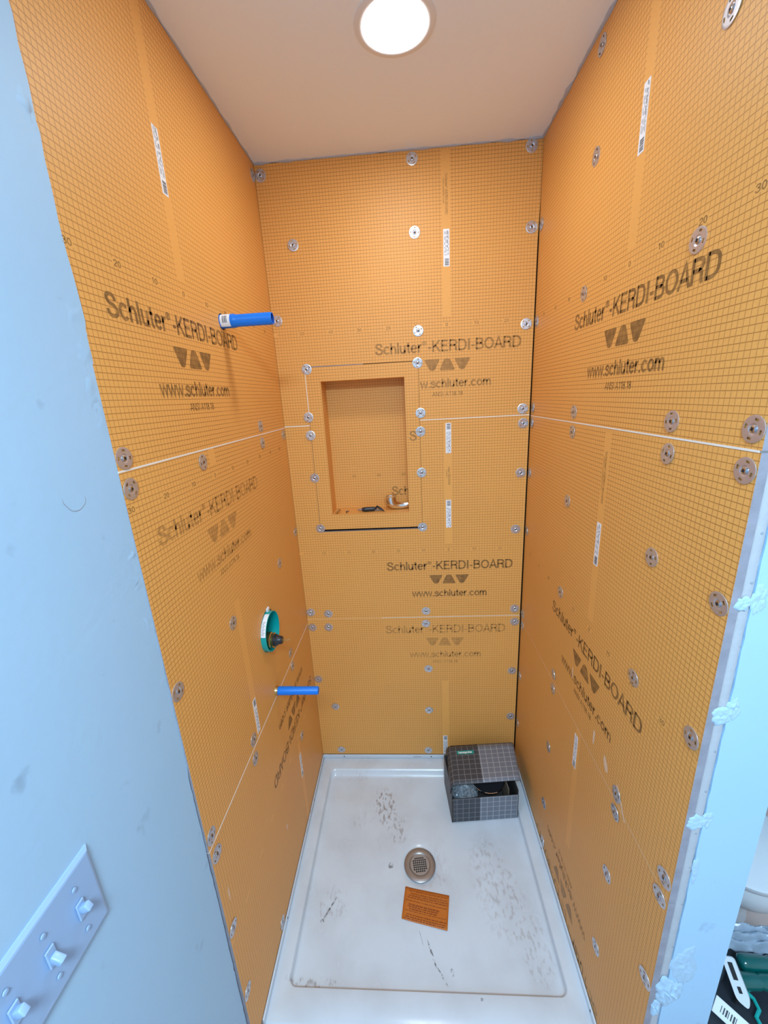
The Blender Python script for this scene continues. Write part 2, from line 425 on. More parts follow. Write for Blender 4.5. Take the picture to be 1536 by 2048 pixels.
GL = {
 'S': (.70, [spl(SP)]), 's': (.53, [spl([(x * .76, y * .73) for x, y in SP])]),
 'c': (.57, [ell(.29, .365, .215, .295, 38, 322)]), 'o': (.60, [ell(.295, .365, .22, .295)]),
 'h': (.55, [[(.08, 0), (.08, 1)], arch(.08, .45)]), 'n': (.55, [[(.08, 0), (.08, .73)], arch(.08, .45)]),
 'l': (.21, [[(.10, 0), (.10, 1)]]), 'I': (.27, [[(.135, 0), (.135, 1)]]),
 'u': (.56, [[(.08, .73), (.08, .27)] + spl([(.08, .27), (.14, .11), (.25, .07), (.38, .14), (.44, .30)]), [(.455, 0), (.455, .73)]]),
 't': (.33, [[(.16, .93), (.16, .18)] + spl([(.16, .18), (.20, .085), (.31, .075)]), [(.02, .665), (.30, .665)]]),
 'e': (.58, [[(.08, .385), (.495, .385)], ell(.285, .365, .215, .295, 4, 322)]),
 'r': (.36, [[(.08, 0), (.08, .73)], spl([(.08, .40), (.14, .57), (.25, .65), (.35, .65)])]),
 '-': (.36, [[(.05, .37), (.31, .37)]]), '.': (.24, [[(.12, 0), (.12, .145)]]),
 'K': (.73, [[(.09, 0), (.09, 1)], [(.65, 1), (.12, .40)], [(.27, .60), (.69, 0)]]),
 'E': (.67, [[(.09, 0), (.09, 1)], [(.09, .93), (.60, .93)], [(.09, .53), (.56, .53)], [(.09, .07), (.62, .07)]]),
 'R': (.74, [[(.09, 0), (.09, 1)], [(.09, .93), (.40, .93)] + spl([(.40, .93), (.57, .87), (.62, .73), (.57, .58), (.40, .51)]) + [(.09, .51)], spl([(.40, .51), (.53, .46), (.585, .35), (.59, .14), (.65, 0)])]),
 'D': (.77, [[(.09, 0), (.09, 1)], [(.09, .93), (.34, .93)] + spl([(.34, .93), (.53, .87), (.645, .71), (.67, .5), (.645, .29), (.53, .13), (.34, .07)]) + [(.09, .07)]]),
 'B': (.72, [[(.09, 0), (.09, 1)], [(.09, .93), (.39, .93)] + spl([(.39, .93), (.54, .87), (.575, .735), (.53, .60), (.39, .535)]) + [(.09, .535)], spl([(.39, .535), (.57, .47), (.635, .30), (.57, .13), (.41, .07)]) + [(.09, .07)]]),
 'O': (.82, [ell(.41, .5, .335, .43, n=32)]), 'A': (.72, [[(.04, 0), (.36, .97), (.68, 0)], [(.16, .33), (.56, .33)]]),
 'w': (.78, [[(.03, .73), (.20, .03), (.385, .69), (.57, .03), (.74, .73)]]),
 'm': (.86, [[(.08, 0), (.08, .73)], arch(.08, .42), arch(.42, .77)]),
 'N': (.73, [[(.09, 0), (.09, 1)], [(.09, .96), (.64, .04)], [(.64, 0), (.64, 1)]]),
 '0': (.58, [ell(.29, .5, .20, .43)]), '1': (.50, [[(.33, 0), (.33, .98)], [(.10, .76), (.22, .80), (.33, .93)]]),
 '2': (.58, [spl([(.08, .68), (.12, .86), (.29, .93), (.45, .86), (.49, .70), (.42, .53), (.18, .27), (.08, .07)]) + [(.52, .07)]]),
 '3': (.58, [spl([(.08, .72), (.14, .88), (.29, .93), (.45, .86), (.46, .68), (.38, .56), (.26, .53)]), spl([(.26, .53), (.42, .49), (.51, .31), (.43, .12), (.28, .07), (.12, .13), (.07, .29)])]),
 '4': (.60, [[(.40, 0), (.40, .97), (.06, .30), (.54, .30)]]),
 '5': (.58, [[(.47, .93), (.15, .93), (.10, .50)] + spl([(.10, .50), (.28, .60), (.46, .50), (.50, .31), (.42, .12), (.27, .07), (.12, .12), (.06, .26)])]),
 '6': (.58, [spl([(.47, .76), (.41, .89), (.29, .93), (.15, .83), (.09, .55), (.10, .30)]), ell(.30, .30, .20, .23)]),
 '8': (.58, [ell(.29, .73, .17, .20), ell(.29, .295, .21, .225)]),
 'a': (.56, [spl([(.08, .52), (.14, .63), (.27, .66), (.40, .60), (.43, .46)]) + [(.43, .10), (.50, .05)], spl([(.43, .40), (.20, .36), (.08, .20), (.16, .08), (.28, .07), (.43, .22)])]),
 'g': (.57, [ell(.27, .365, .20, .295), [(.47, .73), (.47, -.05)] + spl([(.47, -.05), (.40, -.19), (.25, -.22), (.10, -.15)])]),
 ' ': (.30, []), '\u00ae': (.44, []) }
def ribbon(pts, hw):
    vs = []; P = [Vector((*p, 0)) for p in pts]; n = len(P); closed = (P[0] - P[-1]).length < 1e-4
    for i in range(n):
        a = P[i] - P[i - 1] if i else (P[-1] - P[-2] if closed else P[1] - P[0]); b = P[i + 1] - P[i] if i < n - 1 else (P[1] - P[0] if closed else P[-1] - P[-2])
        a = a.normalized() if a.length > 1e-6 else b.normalized(); b = b.normalized() if b.length > 1e-6 else a
        na = Vector((-a.y, a.x, 0)); nb = Vector((-b.y, b.x, 0)); m = na + nb
        m = m.normalized() if m.length > 1e-3 else na
        k = hw / max(0.45, m.dot(na)); vs += [P[i] + m * k, P[i] - m * k]
    return vs, [(2 * i, 2 * i + 1, 2 * i + 3, 2 * i + 2) for i in range(n - 1)]
def text_geo(body, bold=0.077):
    V, Fc, x = [], [], 0.0
    def put(pts, hw, ox):
        vs, fs = ribbon(pts, hw); b = len(V); V.extend([Vector((v.x + ox, v.y, 0)) for v in vs]); Fc.extend([tuple(b + i for i in f) for f in fs])
    for ch in body:
        adv, strokes = GL[ch]
        if ch == '\u00ae':
            put(ell(.20, .80, .165, .165), .026, x)
            for q in GL['R'][1]: put([(px * .2 + .135, py * .2 + .70) for px, py in q], .018, x)
        for q in strokes: put(q, bold, x)
        x += adv + 0.03
    return V, Fc
TG = {}
def text_on(mb, body, O, eu, ev, u0, u1, v0, v1, mi=0, bold=0.077, clip=None, uv0=None):
    """lay text so that it spans u0..u1 and its caps span v0..v1 (v0 = baseline)"""
    key = (body, bold)
    if key not in TG: TG[key] = text_geo(body, bold)
    vs, fs = TG[key]
    x0 = min(v.x for v in vs); x1 = max(v.x for v in vs)
    pts = [(u0 + (v.x - x0) / (x1 - x0) * (u1 - u0), v0 + v.y * (v1 - v0)) for v in vs]
    keep = [f for f in fs if all(clip(*pts[i]) for i in f)] if clip else fs
    used = sorted({i for f in keep for i in f}); rm_ = {i: k for k, i in enumerate(used)}
    mb.add([O + eu * pts[i][0] + ev * pts[i][1] for i in used], [tuple(rm_[i] for i in f) for f in keep], mi)
    mb.uv += [uv0 if uv0 else pts[i] for i in used]

def round_poly(pts, r, n=4):
    out = []; m = len(pts)
    for i in range(m):
        p0, p, p1 = Vector(pts[i - 1]), Vector(pts[i]), Vector(pts[(i + 1) % m])
        a = p + (p0 - p).normalized() * r; b = p + (p1 - p).normalized() * r
        for k in range(n + 1):
            t = k / n; out.append(((1 - t) ** 2 * a + 2 * t * (1 - t) * p + t * t * b))
    return out

LOGO = [[(-8.05, 1.9), (-5.95, -1.9), (-4.45, -1.9), (-2.45, 1.9)], [(-2.75, -1.9), (2.75, -1.9), (0.95, 1.9), (-0.95, 1.9)], [(2.45, 1.9), (4.45, -1.9), (5.95, -1.9), (8.05, 1.9)]]
NAME = 'Schluter\u00ae-KERDI-BOARD'

def print_block(board, wall, c, zs, rot=False, style='print', parts='nluas', clip=None, nums=None, extents=None):
    """printed name, logo, web address, standard and ruler numbers around the centre c, ruler row at height zs"""
    sg = -1 if rot else 1
    eu = wall.eu() * sg; ev = Vector((0, 0, 1)) * sg
    O = wall.P(c, zs) + wall.n() * 0.03
    m = M[style]
    if 'n' in parts:
        mb = MB(); text_on(mb, NAME, O, eu, ev, -24.9, 25.1, -8.5, -4.8, clip=clip); mb.out('printed_name', m, board)
    if 'l' in parts:
        mb = MB()
        for q in LOGO:
            pp = round_poly(q, 0.7); mb.add([O + eu * p.x + ev * (p.y - 12.8) for p in pp], [tuple(range(len(pp)))]); mb.uv += [(p.x, p.y - 12.8) for p in pp]
        mb.out('printed_logo', m, board)
    if 'u' in parts:
        mb = MB(); text_on(mb, 'www.schluter.com', O, eu, ev, -15.1, 15.2, -20.45, -17.4, clip=clip); mb.out('printed_web_address', m, board)
    if 'a' in parts:
        mb = MB(); text_on(mb, 'ANSI A118.18', O, eu, ev, -5.4, 5.4, -23.4, -21.8, bold=0.055); mb.out('printed_standard', m, board)
    if 's' in parts and extents:
        mb = MB()
        for k in range(-6, 7):
            a = c + wall.su() * sg * k * 10
            if not (extents[0] + 0.4 < a < extents[1] - 1): continue
            w = 0.42 if k == 0 else 0.85
            text_on(mb, str(abs(k) * 10), O, eu, ev, k * 10 - w, k * 10 + w, -0.5, 0.5, bold=0.055)
        if mb.v: mb.out('printed_ruler', M['print'], board)

def sticker(board, wall, c, z0, z1, code_low=True, w=2.0):
    mb = MB(); n = wall.n(); ez = Vector((0, 0, 1)); e = wall.eu(); O = wall.P(c, 0)
    def rect(u0, u1, v0, v1, d, mi):
        mb.add([O + e * u + ez * v + n * d for u, v in ((u0, v0), (u1, v0), (u1, v1), (u0, v1))], [(0, 1, 2, 3)], mi)
    # thin paper label
    a = [O + e * u + ez * v for u, v in ((-w / 2, z0), (w / 2, z0), (w / 2, z1), (-w / 2, z1))]
    mb.add([p + n * 0.005 for p in a] + [p + n * 0.04 for p in a], [(4, 5, 6, 7), (0, 1, 5, 4), (1, 2, 6, 5), (2, 3, 7, 6), (3, 0, 4, 7)], 0)
    L = z1 - z0
    s = (lambda t: z0 + t * L) if code_low else (lambda t: z1 - t * L)
    rnd = random.Random(int(c * 10 + z0))
    t = 0.03
    while t < 0.21:
        h = rnd.choice((0.008, 0.012, 0.018)); rect(-0.55, 0.75, min(s(t), s(t + h)), max(s(t), s(t + h)), 0.05, 1); t += h + rnd.choice((0.006, 0.01))
    for k, u in enumerate((-0.55, -0.15, 0.3, 0.62)):
        t = 0.27 + rnd.random() * 0.05
        while t < 0.93:
            h = rnd.uniform(0.03, 0.12); rect(u - 0.1, u + 0.1, min(s(t), s(t + h)), max(s(t), s(t + h)), 0.05, 1 if (k == 2 and t > 0.5) else 2); t += h + rnd.uniform(0.015, 0.06)
    mb.out('barcode_label', [M['sticker'], M['ink'], M['greyink']], board)

def band_print(board, wall, c, z0, z1):
    mb = MB(); O = wall.P(c, 0) + wall.n() * 0.03
    text_on(mb, NAME, O, Vector((0, 0, -1)), wall.eu(), -z1, -z0, -0.25, 0.6, bold=0.06, uv0=(0, 20))
    text_on(mb, 'www.schluter.com', O, Vector((0, 0, -1)), wall.eu(), -z1 + 1.2, -z0 - 3.0, -0.95, -0.45, bold=0.06, uv0=(0, 20))
    mb.out('printed_band_text', M['print_mid'], board)

def uvw(wall, c, zs, rot=False):
    sg = (-1 if rot else 1)
    return lambda a, b: ((a - c) * wall.su() * sg, (b - zs) * sg)

def bumpy_strip(name, rows, material, parent, seed=0, amp=0.3, freq=0.6):
    """irregular lump surface: rows = list of lists of (point, normal, height)"""
    vs = []; fs = []; nc = len(rows[0])
    for r in rows:
        for (p, n, h) in r:
            vs.append(Vector(p) + Vector(n) * max(0.0, h * (1 + amp * noise.noise(Vector(p) * freq + Vector((seed, 0, 0))) * 2)))
    for i in range(len(rows) - 1):
        for j in range(nc - 1):
            fs.append((i * nc + j, i * nc + j + 1, (i + 1) * nc + j + 1, (i + 1) * nc + j))
    return build(name, vs, fs, material, parent, smooth=True, sharp=50)

# ================================================================== STRUCTURE
SMEARS_R = [(-50.6, 91.5, .35, 1.7, 1), (-65.5, 84, .5, 2.2, 2), (-72, 82.5, 1.0, 1.6, 3, .4), (-79.5, 80.0, .5, 3.2, 4, .8)]
SMEARS_L = [(-50.5, 31, .6, 1.1, 5), (-86.5, 60, .3, 2.2, 6)]
YF = -260.0                                  # how far the room goes on behind the viewer
mb = MB().box((-14, YF, -8), (230, 30, -0.0)); fl = mb.out('floor', M['floorwood']); tag(fl, 'pinkish tan floor of the room around the shower', 'floor', kind='structure')
# ceiling with the lamp opening kept closed behind the lamp
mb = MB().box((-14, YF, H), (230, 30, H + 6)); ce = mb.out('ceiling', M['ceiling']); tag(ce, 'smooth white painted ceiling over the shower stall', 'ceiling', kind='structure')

# back wall: rear lining of the stud cavity
mb = MB().box((-13, 11.5, 0), (103, 13, H)); wb = mb.out('wall_back', M['wood']); tag(wb, 'back shower wall lined with orange gridded boards and a recessed niche', 'wall', kind='structure')
# left wall: lining behind the boards
mb = MB().box((-12, -90.5, 0), (-10.5, 11.5, H)); wl = mb.out('wall_left', M['wood']); tag(wl, 'left shower wall of orange gridded boards running on into pale drywall', 'wall', kind='structure')
# right partition: core behind the boards
mb = MB().box((W + 1.5, -95.0, 0), (101.0, 11.5, H)); wr = mb.out('wall_right', M['wood']); tag(wr, 'right partition lined with orange gridded boards, pale drywall on its end', 'wall', kind='structure')
# far side of the neighbouring room
mb = MB().box((102.5, 11.5, 0), (230, 13, H)); w1 = mb.out('wall_far', M['roomwall']); tag(w1, 'pale wall of the room beyond the right partition', 'wall', kind='structure')
mb = MB().box((228, YF, 0), (230, 11.5, H)); w2 = mb.out('wall_side', M['roomwall']); tag(w2, 'pale side wall of the neighbouring room', 'wall', kind='structure')

T = 1.25                                     # board thickness
PB = 7.75                                    # boards stop on the pan flange
g_ = 0.13                                    # half seam
# ---------- back boards
S1, S2 = 160.49, 79.95
nx0, nx1, nz0, nz1 = 9.75, 50.15, 119.9, 180.75
gn = 0.07
XR = W - 0.42                                # dark open joint in the right corner
c_b = 60.17
bm_ = [M['board'], M['core']]
up = poly_slab('backer_board', WB, [(0.05, S1 + g_), (nx0 - gn, S1 + g_), (nx0 - gn, nz1 + 0.28), (nx1 + gn, nz1 + 0.1), (nx1 + gn, S1 + g_), (XR, S1 + g_), (XR + .05, 215), (XR + .33, 226), (XR + .38, H - 0.3), (0.05, H - 0.3)], [], T, uvw(WB, c_b, 191.85), bm_, wb)
md = poly_slab('backer_board', WB, [(0.05, S2 + g_), (XR - 0.15, S2 + g_), (XR, S1 - g_), (nx1 + gn, S1 - g_), (nx1 + gn, nz0 - 0.85), (nx0 - gn, nz0 - 1.0), (nx0 - gn, S1 - g_), (0.05, S1 - g_)], [], T, uvw(WB, c_b, 109.9), bm_, wb)
lo = poly_slab('backer_board', WB, [(0.05, PB), (XR - 0.2, PB), (XR - 0.1, S2 - g_), (0.05, S2 - g_)], [], T, uvw(WB, 58.2, 80.9), bm_, wb)
print_block(up, WB, c_b, 191.85, style='print_mid', clip=lambda u, v: (v > -12) or (u > -9.85), extents=(0, W))
print_block(md, WB, c_b, 109.9, style='print', parts='nlus', extents=(0, W))
print_block(lo, WB, 58.2, 80.9, style='print_faded', parts='nlua')
sticker(up, WB, 60.25, 209.3, 220.0, True); sticker(md, WB, 60.4, 148.1, 159.0, False); sticker(md, WB, 60.25, 119.1, 130.2, False)
sticker(lo, WB, 57.9, 7.9, 18.4, False)
band_print(up, WB, 60.2, 224, 235); band_print(md, WB, 60.4, 136, 143)
def seam(wall, parent, pts, half, material, d=0.12):
    mb = MB(); n = len(pts); vs = []
    for a, b in pts:
        vs += [wall.P(a, b - half, d), wall.P(a, b + half, d), wall.P(a, b - half, T), wall.P(a, b + half, T)]
    fs = []
    for i in range(n - 1):
        k = i * 4; fs += [(k, k + 4, k + 5, k + 1), (k + 2, k + 3, k + 7, k + 6), (k, k + 2, k + 6, k + 4), (k + 1, k + 5, k + 7, k + 3)]
    fs += [(0, 1, 3, 2), ((n - 1) * 4, (n - 1) * 4 + 2, (n - 1) * 4 + 3, (n - 1) * 4 + 1)]
    mb.add(vs, fs); return mb.out('seam_filler', material, parent)
seam(WB, wb, [(0.05, S1), (nx0 - gn, S1)], g_ * 1.3, M['seam'], -0.03)
seam(WB, wb, [(nx1 + gn, S1), (XR, S1)], g_ * 1.15, M['seam'], -0.03)
mb = MB(); mb.box((nx0 - 0.12, -0.03, 164), (nx0 + 0.12, T, 178.5)); mb.out('seam_filler', M['seam'], wb)
mb = MB(); mb.box((nx0 + 2.5, 0.1, nz1 - 0.1), (nx0 + 21, T, nz1 + 0.27)); mb.out('seam_filler', M['core'], wb)
seam(WB, wb, [(0.05, S2), (32, S2)], g_, M['seam_orange'], 0.02)
seam(WB, wb, [(32, S2), (XR - 0.2, S2)], g_, M['seam'], 0.06)
# niche insert
mb = MB(); ni0, ni1, nj0, nj1, ND = 15.1, 45.05, 125.9, 175.75, 9.0
def niche():
    vs = []; fs = []; uv = []; 
    def quad(pts, u):
        b = len(vs); vs.extend(pts); uv.extend(u); fs.append((b, b + 1, b + 2, b + 3))
    def fr(a0, a1, b0, b1):
        quad([WB.P(a0, b0), WB.P(a1, b0), WB.P(a1, b1), WB.P(a0, b1)], [(a0 + .3, b0 + .4), (a1 + .3, b0 + .4), (a1 + .3, b1 + .4), (a0 + .3, b1 + .4)])
    xs = (nx0 + gn, ni0, ni1, nx1 - gn * .6); zs = (nz0, nj0, nj1, nz1 - gn)
    fr(xs[0], xs[3], zs[0], zs[1]); fr(xs[0], xs[3], zs[2], zs[3]); fr(xs[0], xs[1], zs[1], zs[2]); fr(xs[2], xs[3], zs[1], zs[2])
    # rim edges
    for (p, q) in (((xs[0], zs[0]), (xs[3], zs[0])), ((xs[3], zs[0]), (xs[3], zs[3])), ((xs[3], zs[3]), (xs[0], zs[3])), ((xs[0], zs[3]), (xs[0], zs[0]))):
        quad([WB.P(*p), WB.P(*p, T), WB.P(*q, T), WB.P(*q)], [(.5, .5)] * 4)
    # recess sides and back
    quad([WB.P(ni0, nj0), WB.P(ni0, nj1), WB.P(ni0, nj1, ND), WB.P(ni0, nj0, ND)], [(0.2, nj0), (0.2, nj1), (ND + .2, nj1), (ND + .2, nj0)])
    quad([WB.P(ni1, nj0), WB.P(ni1, nj0, ND), WB.P(ni1, nj1, ND), WB.P(ni1, nj1)], [(0.2, nj0), (ND + .2, nj0), (ND + .2, nj1), (0.2, nj1)])
    quad([WB.P(ni0, nj1), WB.P(ni1, nj1), WB.P(ni1, nj1, ND), WB.P(ni0, nj1, ND)], [(ni0, 0.2), (ni1, 0.2), (ni1, ND + .2), (ni0, ND + .2)])
    quad([WB.P(ni0, nj0), WB.P(ni0, nj0, ND), WB.P(ni1, nj0, ND), WB.P(ni1, nj0)], [(ni0, 0.2), (ni0, ND + .2), (ni1, ND + .2), (ni1, 0.2)])
    quad([WB.P(ni0, nj0, ND), WB.P(ni0, nj1, ND), WB.P(ni1, nj1, ND), WB.P(ni1, nj0, ND)], [(ni0, nj0), (ni0, nj1), (ni1, nj1), (ni1, nj0)])
    return build('niche_insert', vs, fs, M['board_plain'], wb, None, uv)
nch = niche()
mb = MB()
text_on(mb, 'Sch', Vector((0, ND - 0.05, 0)), Vector((1, 0, 0)), Vector((0, 0, 1)), 38.4, 45.4, 130.6, 134.4); 
for a, s in ((23.4, '40'), (33.4, '30'), (43.4, '20')):
    text_on(mb, s, Vector((0, ND - 0.05, 0)), Vector((1, 0, 0)), Vector((0, 0, 1)), a - .8, a + .8, 138.7, 139.7, bold=0.055)
mb.out('printed_letters', M['print_niche'], nch)
mb = MB(); text_on(mb, 'S', Vector((0, -0.03, 0)), Vector((1, 0, 0)), Vector((0, 0, 1)), 46.2, 48.9, 153.2, 156.8); mb.out('printed_letters', M['print_niche'], nch)

# ---------- left boards
YL0 = -89.9; L1, L2 = 160.05, 77.8
c_l = -59.3
hole = [(-42.0 + 6.35 * math.cos(2 * math.pi * k / 40), 101.4 + 6.6 * math.sin(2 * math.pi * k / 40)) for k in range(40)]
h1 = [(-42.0 + 1.9 * math.cos(2 * math.pi * k / 24), 189.5 + 1.9 * math.sin(2 * math.pi * k / 24)) for k in range(24)]
lu = poly_slab('backer_board', WL, [(YL0, L1 + g_), (0, L1 + g_), (0, H - 0.3), (YL0, H - 0.3)], [h1], T, uvw(WL, c_l, 191.93), bm_, wl)
lm = poly_slab('backer_board', WL, [(YL0 + 0.1, L2 + g_), (0, L2 + g_), (0, L1 - g_), (YL0, L1 - g_)], [hole], T, uvw(WL, -59.0, 153.7), bm_, wl)
ll = poly_slab('backer_board', WL, [(YL0 + 0.3, PB), (0, PB), (0, L2 - g_), (YL0 + 0.3, L2 - g_)], [], T, uvw(WL, -29.7, 47.4, True), bm_, wl)
print_block(lu, WL, c_l, 191.93, style='print', extents=(YL0, 0)); print_block(lm, WL, -59.0, 153.7, style='print_faded', extents=(YL0, 0))
print_block(ll, WL, -29.7, 47.4, rot=True, style='print', parts='nlu')
sticker(lu, WL, -59.6, 209.2, 220.3, True); sticker(lm, WL, -58.8, 79.2, 90.2, False); sticker(ll, WL, -29.8, 29.0, 39.6, True)
seam(WL, wl, [(YL0, L1), (-0.1, L1)], g_ * 1.2, M['seam'], -0.03); seam(WL, wl, [(YL0 + 0.2, L2), (-0.1, L2)], g_ * 1.3, M['seam'], -0.03)

# ---------- right boards
YR0 = -96.8; R1, R2 = 160.1, 78.0
ru = poly_slab('backer_board', WR, [(YR0, R1 + g_), (-0.02, R1 + g_), (-0.02, H - 0.3), (YR0, H - 0.3)], [], T, uvw(WR, -59.1, 191.6), bm_, wr)
rm = poly_slab('backer_board', WR, [(YR0, R2 + g_), (-0.02, R2 + g_), (-0.02, R1 - g_), (YR0, R1 - g_)], [], T, uvw(WR, -57.6, 109.9), bm_, wr)
rl = poly_slab('backer_board', WR, [(YR0, PB), (-0.02, PB), (-0.02, R2 - g_), (YR0, R2 - g_)], [], T, uvw(WR, -57.6, 2.2, True), bm_, wr)
print_block(ru, WR, -59.1, 191.6, style='print', extents=(YR0, 0)); print_block(rm, WR, -57.6, 109.9, style='print', extents=(YR0, 0))
print_block(rl, WR, -57.6, 2.2, rot=True, style='print_mid', parts='nlua', clip=lambda u, v: v < -4.9)
sticker(ru, WR, -58.9, 209.4, 220.2, True); sticker(rm, WR, -57.4, 127.4, 138.2, True); sticker(rl, WR, -56.6, 64.4, 75.4, True)
band_print(rm, WR, -57.4, 143, 155)
seam(WR, wr, [(YR0 + .4, R1), (-0.1, R1)], g_ * 1.2, M['seam'], -0.03); seam(WR, wr, [(YR0 + .6, R2), (-60, R2)], g_ * .8, M['seam_orange'], 0.02); seam(WR, wr, [(-60, R2), (-0.1, R2)], g_, M['seam_orange'], 0.02)

# ---------- fastening washers with screws (one mesh each, shared)
def washer_mesh():
    n = 40; rings = [(1.80, 0.0), (1.79, 0.10), (1.66, 0.13), (1.42, 0.13), (1.10, 0.13), (0.78, 0.13), (0.58, 0.03), (0.0, 0.02)]
    vs = []; fs = []
    for r, z in rings[:-1]:
        for k in range(n):
            a = 2 * math.pi * k / n; vs.append(Vector((r * math.cos(a), r * math.sin(a), z)) * S)
    vs.append(Vector((0, 0, rings[-1][1])) * S)
    for j in range(len(rings) - 2):
        for k in range(n):
            if j == 3 and (k % 10) in (4, 5, 6) and not (k % 10 == 6 and False): continue      # four slots
            fs.append((j * n + k, j * n + (k + 1) % n, (j + 1) * n + (k + 1) % n, (j + 1) * n + k))
    for k in range(n): fs.append(((len(rings) - 2) * n + k, (len(rings) - 2) * n + (k + 1) % n, len(vs) - 1))
    me = bpy.data.meshes.new('fastening_washer'); me.from_pydata(vs, [], fs); me.materials.append(M['zinc'])
    for p in me.polygons: p.use_smooth = True
    me.set_sharp_from_angle(angle=math.radians(25)); return me
def screw_mesh():
    mb = MB(); mb.lathe([(0.48, 0.03), (0.47, 0.16), (0.36, 0.24), (0.22, 0.26)], 16, cap0=True)
    mb.lathe([(0.22, 0.26), (0.19, 0.14), (0.0, 0.12)], 16, mi=1)
    mb.box((-0.33, -0.05, 0.245), (0.33, 0.05, 0.275), 1); mb.box((-0.05, -0.33, 0.245), (0.05, 0.33, 0.275), 1)
    me = bpy.data.meshes.new('screw'); me.from_pydata([v * S for v in mb.v], [], mb.f); me.materials.append(M['screw']); me.materials.append(M['dark'])
    for p, i in zip(me.polygons, mb.i): p.material_index = i; p.use_smooth = True
    me.set_sharp_from_angle(angle=math.radians(40)); return me
wm, sm = washer_mesh(), screw_mesh()
BACKW = [(49.9, 239.5), (86.2, 240.0), (1.9, 238.7), (50.1, 219.7), (87.1, 218.6), (10.1, 218.8), (50.4, 190.4), (86.7, 190.4), (49.9, 180.1), (10.5, 180.1), (9.4, 163.5), (50.5, 163.0), (9.5, 156.9), (50.3, 156.4), (86.7, 162.7), (87.1, 157.6), (50.3, 141.2), (9.4, 140.8), (86.9, 139.6), (9.7, 120.4), (50.1, 119.6), (85.9, 117.5), (1.9, 196.4), (9.4, 82.4), (8.9, 76.0), (50.6, 82.8), (50.4, 76.9), (86.8, 83.1), (87.0, 77.0), (1.9, 83.2), (1.9, 76.0), (51.0, 54.6), (86.8, 53.1), (8.3, 34.9), (50.8, 32.7), (87.0, 29.2), (9.1, 10.3), (50.0, 10.0), (1.9, 49.8)]
LEFTW = [(-88.0, 162.0), (-88.0, 157.0), (-63.5, 157.5), (-24.8, 162.6), (-24.9, 157.4), (-2.2, 157.8), (-62.8, 116.8), (-24.1, 116.3), (-2.0, 120.0), (-88.0, 117.5), (-62.8, 80.4), (-63.6, 74.8), (-25.2, 81.4), (-24.9, 75.6), (-88.0, 80.3), (-87.6, 74.4), (-24.8, 43.7), (-87.8, 50.6), (-87.8, 26.9), (-64.9, 10.0), (-2.1, 238.0)]
RIGHTW = [(-39.5, 218.2), (-38.2, 238.5), (-78.9, 215.5), (-78.7, 189.2), (-38.4, 190.9), (-37.8, 162.8), (-37.8, 157.6), (-78.5, 162.8), (-78.6, 157.4), (-95.0, 162.8), (-94.9, 157.4), (-2.3, 163.0), (-2.1, 157.8), (-2.0, 190.7), (-2.0, 218.6), (-2.0, 139.8), (-2.0, 117.3), (-38.0, 138.5), (-38.0, 110.2), (-78.3, 138.2), (-94.9, 137.8), (-77.9, 111.5), (-37.4, 80.6), (-37.8, 75.4), (-94.7, 113.4), (-37.8, 51.8), (-37.6, 26.2), (-77.7, 80.3), (-78.1, 75.3), (-78.3, 55.8), (-94.9, 81.5), (-94.6, 76.2), (-78.0, 28.6), (-95.0, 52.9), (-2.0, 81.6), (-2.0, 76.3), (-2.0, 51.9), (-2.0, 27.3), (-39.1, 9.8), (-87.5, 11.0)]
for wall, par, spots in ((WB, wb, BACKW), (WL, wl, LEFTW), (WR, wr, RIGHTW)):
    for (a, b) in spots:
        o = bpy.data.objects.new('fastening_washer', wm); col.objects.link(o); o.parent = par
        p = wall.P(a, b) + wall.n() * 0.04
        tilt = (wall.n() + Vector((random.uniform(-.06, .06), random.uniform(-.06, .06), random.uniform(-.06, .06)))).normalized()
        m4 = axis_mtx(p * S - WO[par.name], tilt) @ Matrix.Rotation(random.random() * 6.28, 4, 'Z')
        o.matrix_basis = m4
        s = bpy.data.objects.new('screw', sm); col.objects.link(s); s.parent = o

def smear(wall, parent, a, b, w, h, seed, lean=0.0):
    pts = []
    for k in range(14):
        t = 2 * math.pi * k / 14; r = 1 + 0.5 * noise.noise(Vector((math.cos(t) * 2, math.sin(t) * 2, seed)))
        z = math.sin(t) * h * r; pts.append((a + math.cos(t) * w * r + lean * z, b + z))
    vs = [wall.P(x, z) + wall.n() * 0.02 for x, z in pts] + [wall.P(a, b) + wall.n() * 0.07]
    build('mortar_smear', vs, [(k, (k + 1) % 14, 14) for k in range(14)], M['smear'], parent, smooth=True)
for q in SMEARS_R: smear(WR, wr, *q)
for q in SMEARS_L: smear(WL, wl, *q)
# ---------- pale drywall beside the left boards (continues past the viewer), torn edge
def dx(z): return -0.62 * max(0.0, 1 - z / 185.0) + 0.03
rows = []; zz = 0.0
edge = []
rnd = random.Random(3)
while zz < H:
    j = rnd.uniform(-0.12, 0.12)
    if 168 < zz < 188 or 202 < zz < 226: j += rnd.uniform(0, 0.45)
    edge.append((YL0 + (0.05 if zz > 100 else -0.25) + j, zz)); zz += rnd.uniform(1.2, 3.0)
edge.append((YL0, H))
vs = []; fs = []
for (y, z) in edge:
    vs += [(dx(z), YF, z), (dx(z), y, z), (dx(z) - 1.3, y, z), (dx(z) - 1.3, YF, z)]
for i in range(len(edge) - 1):
    k = i * 4; fs += [(k, k + 1, k + 5, k + 4), (k + 1, k + 2, k + 6, k + 5), (k + 2, k + 3, k + 7, k + 6), (k + 3, k, k + 4, k + 7)]
dl = build('drywall_sheet', vs, fs, M['drywall'], wl)
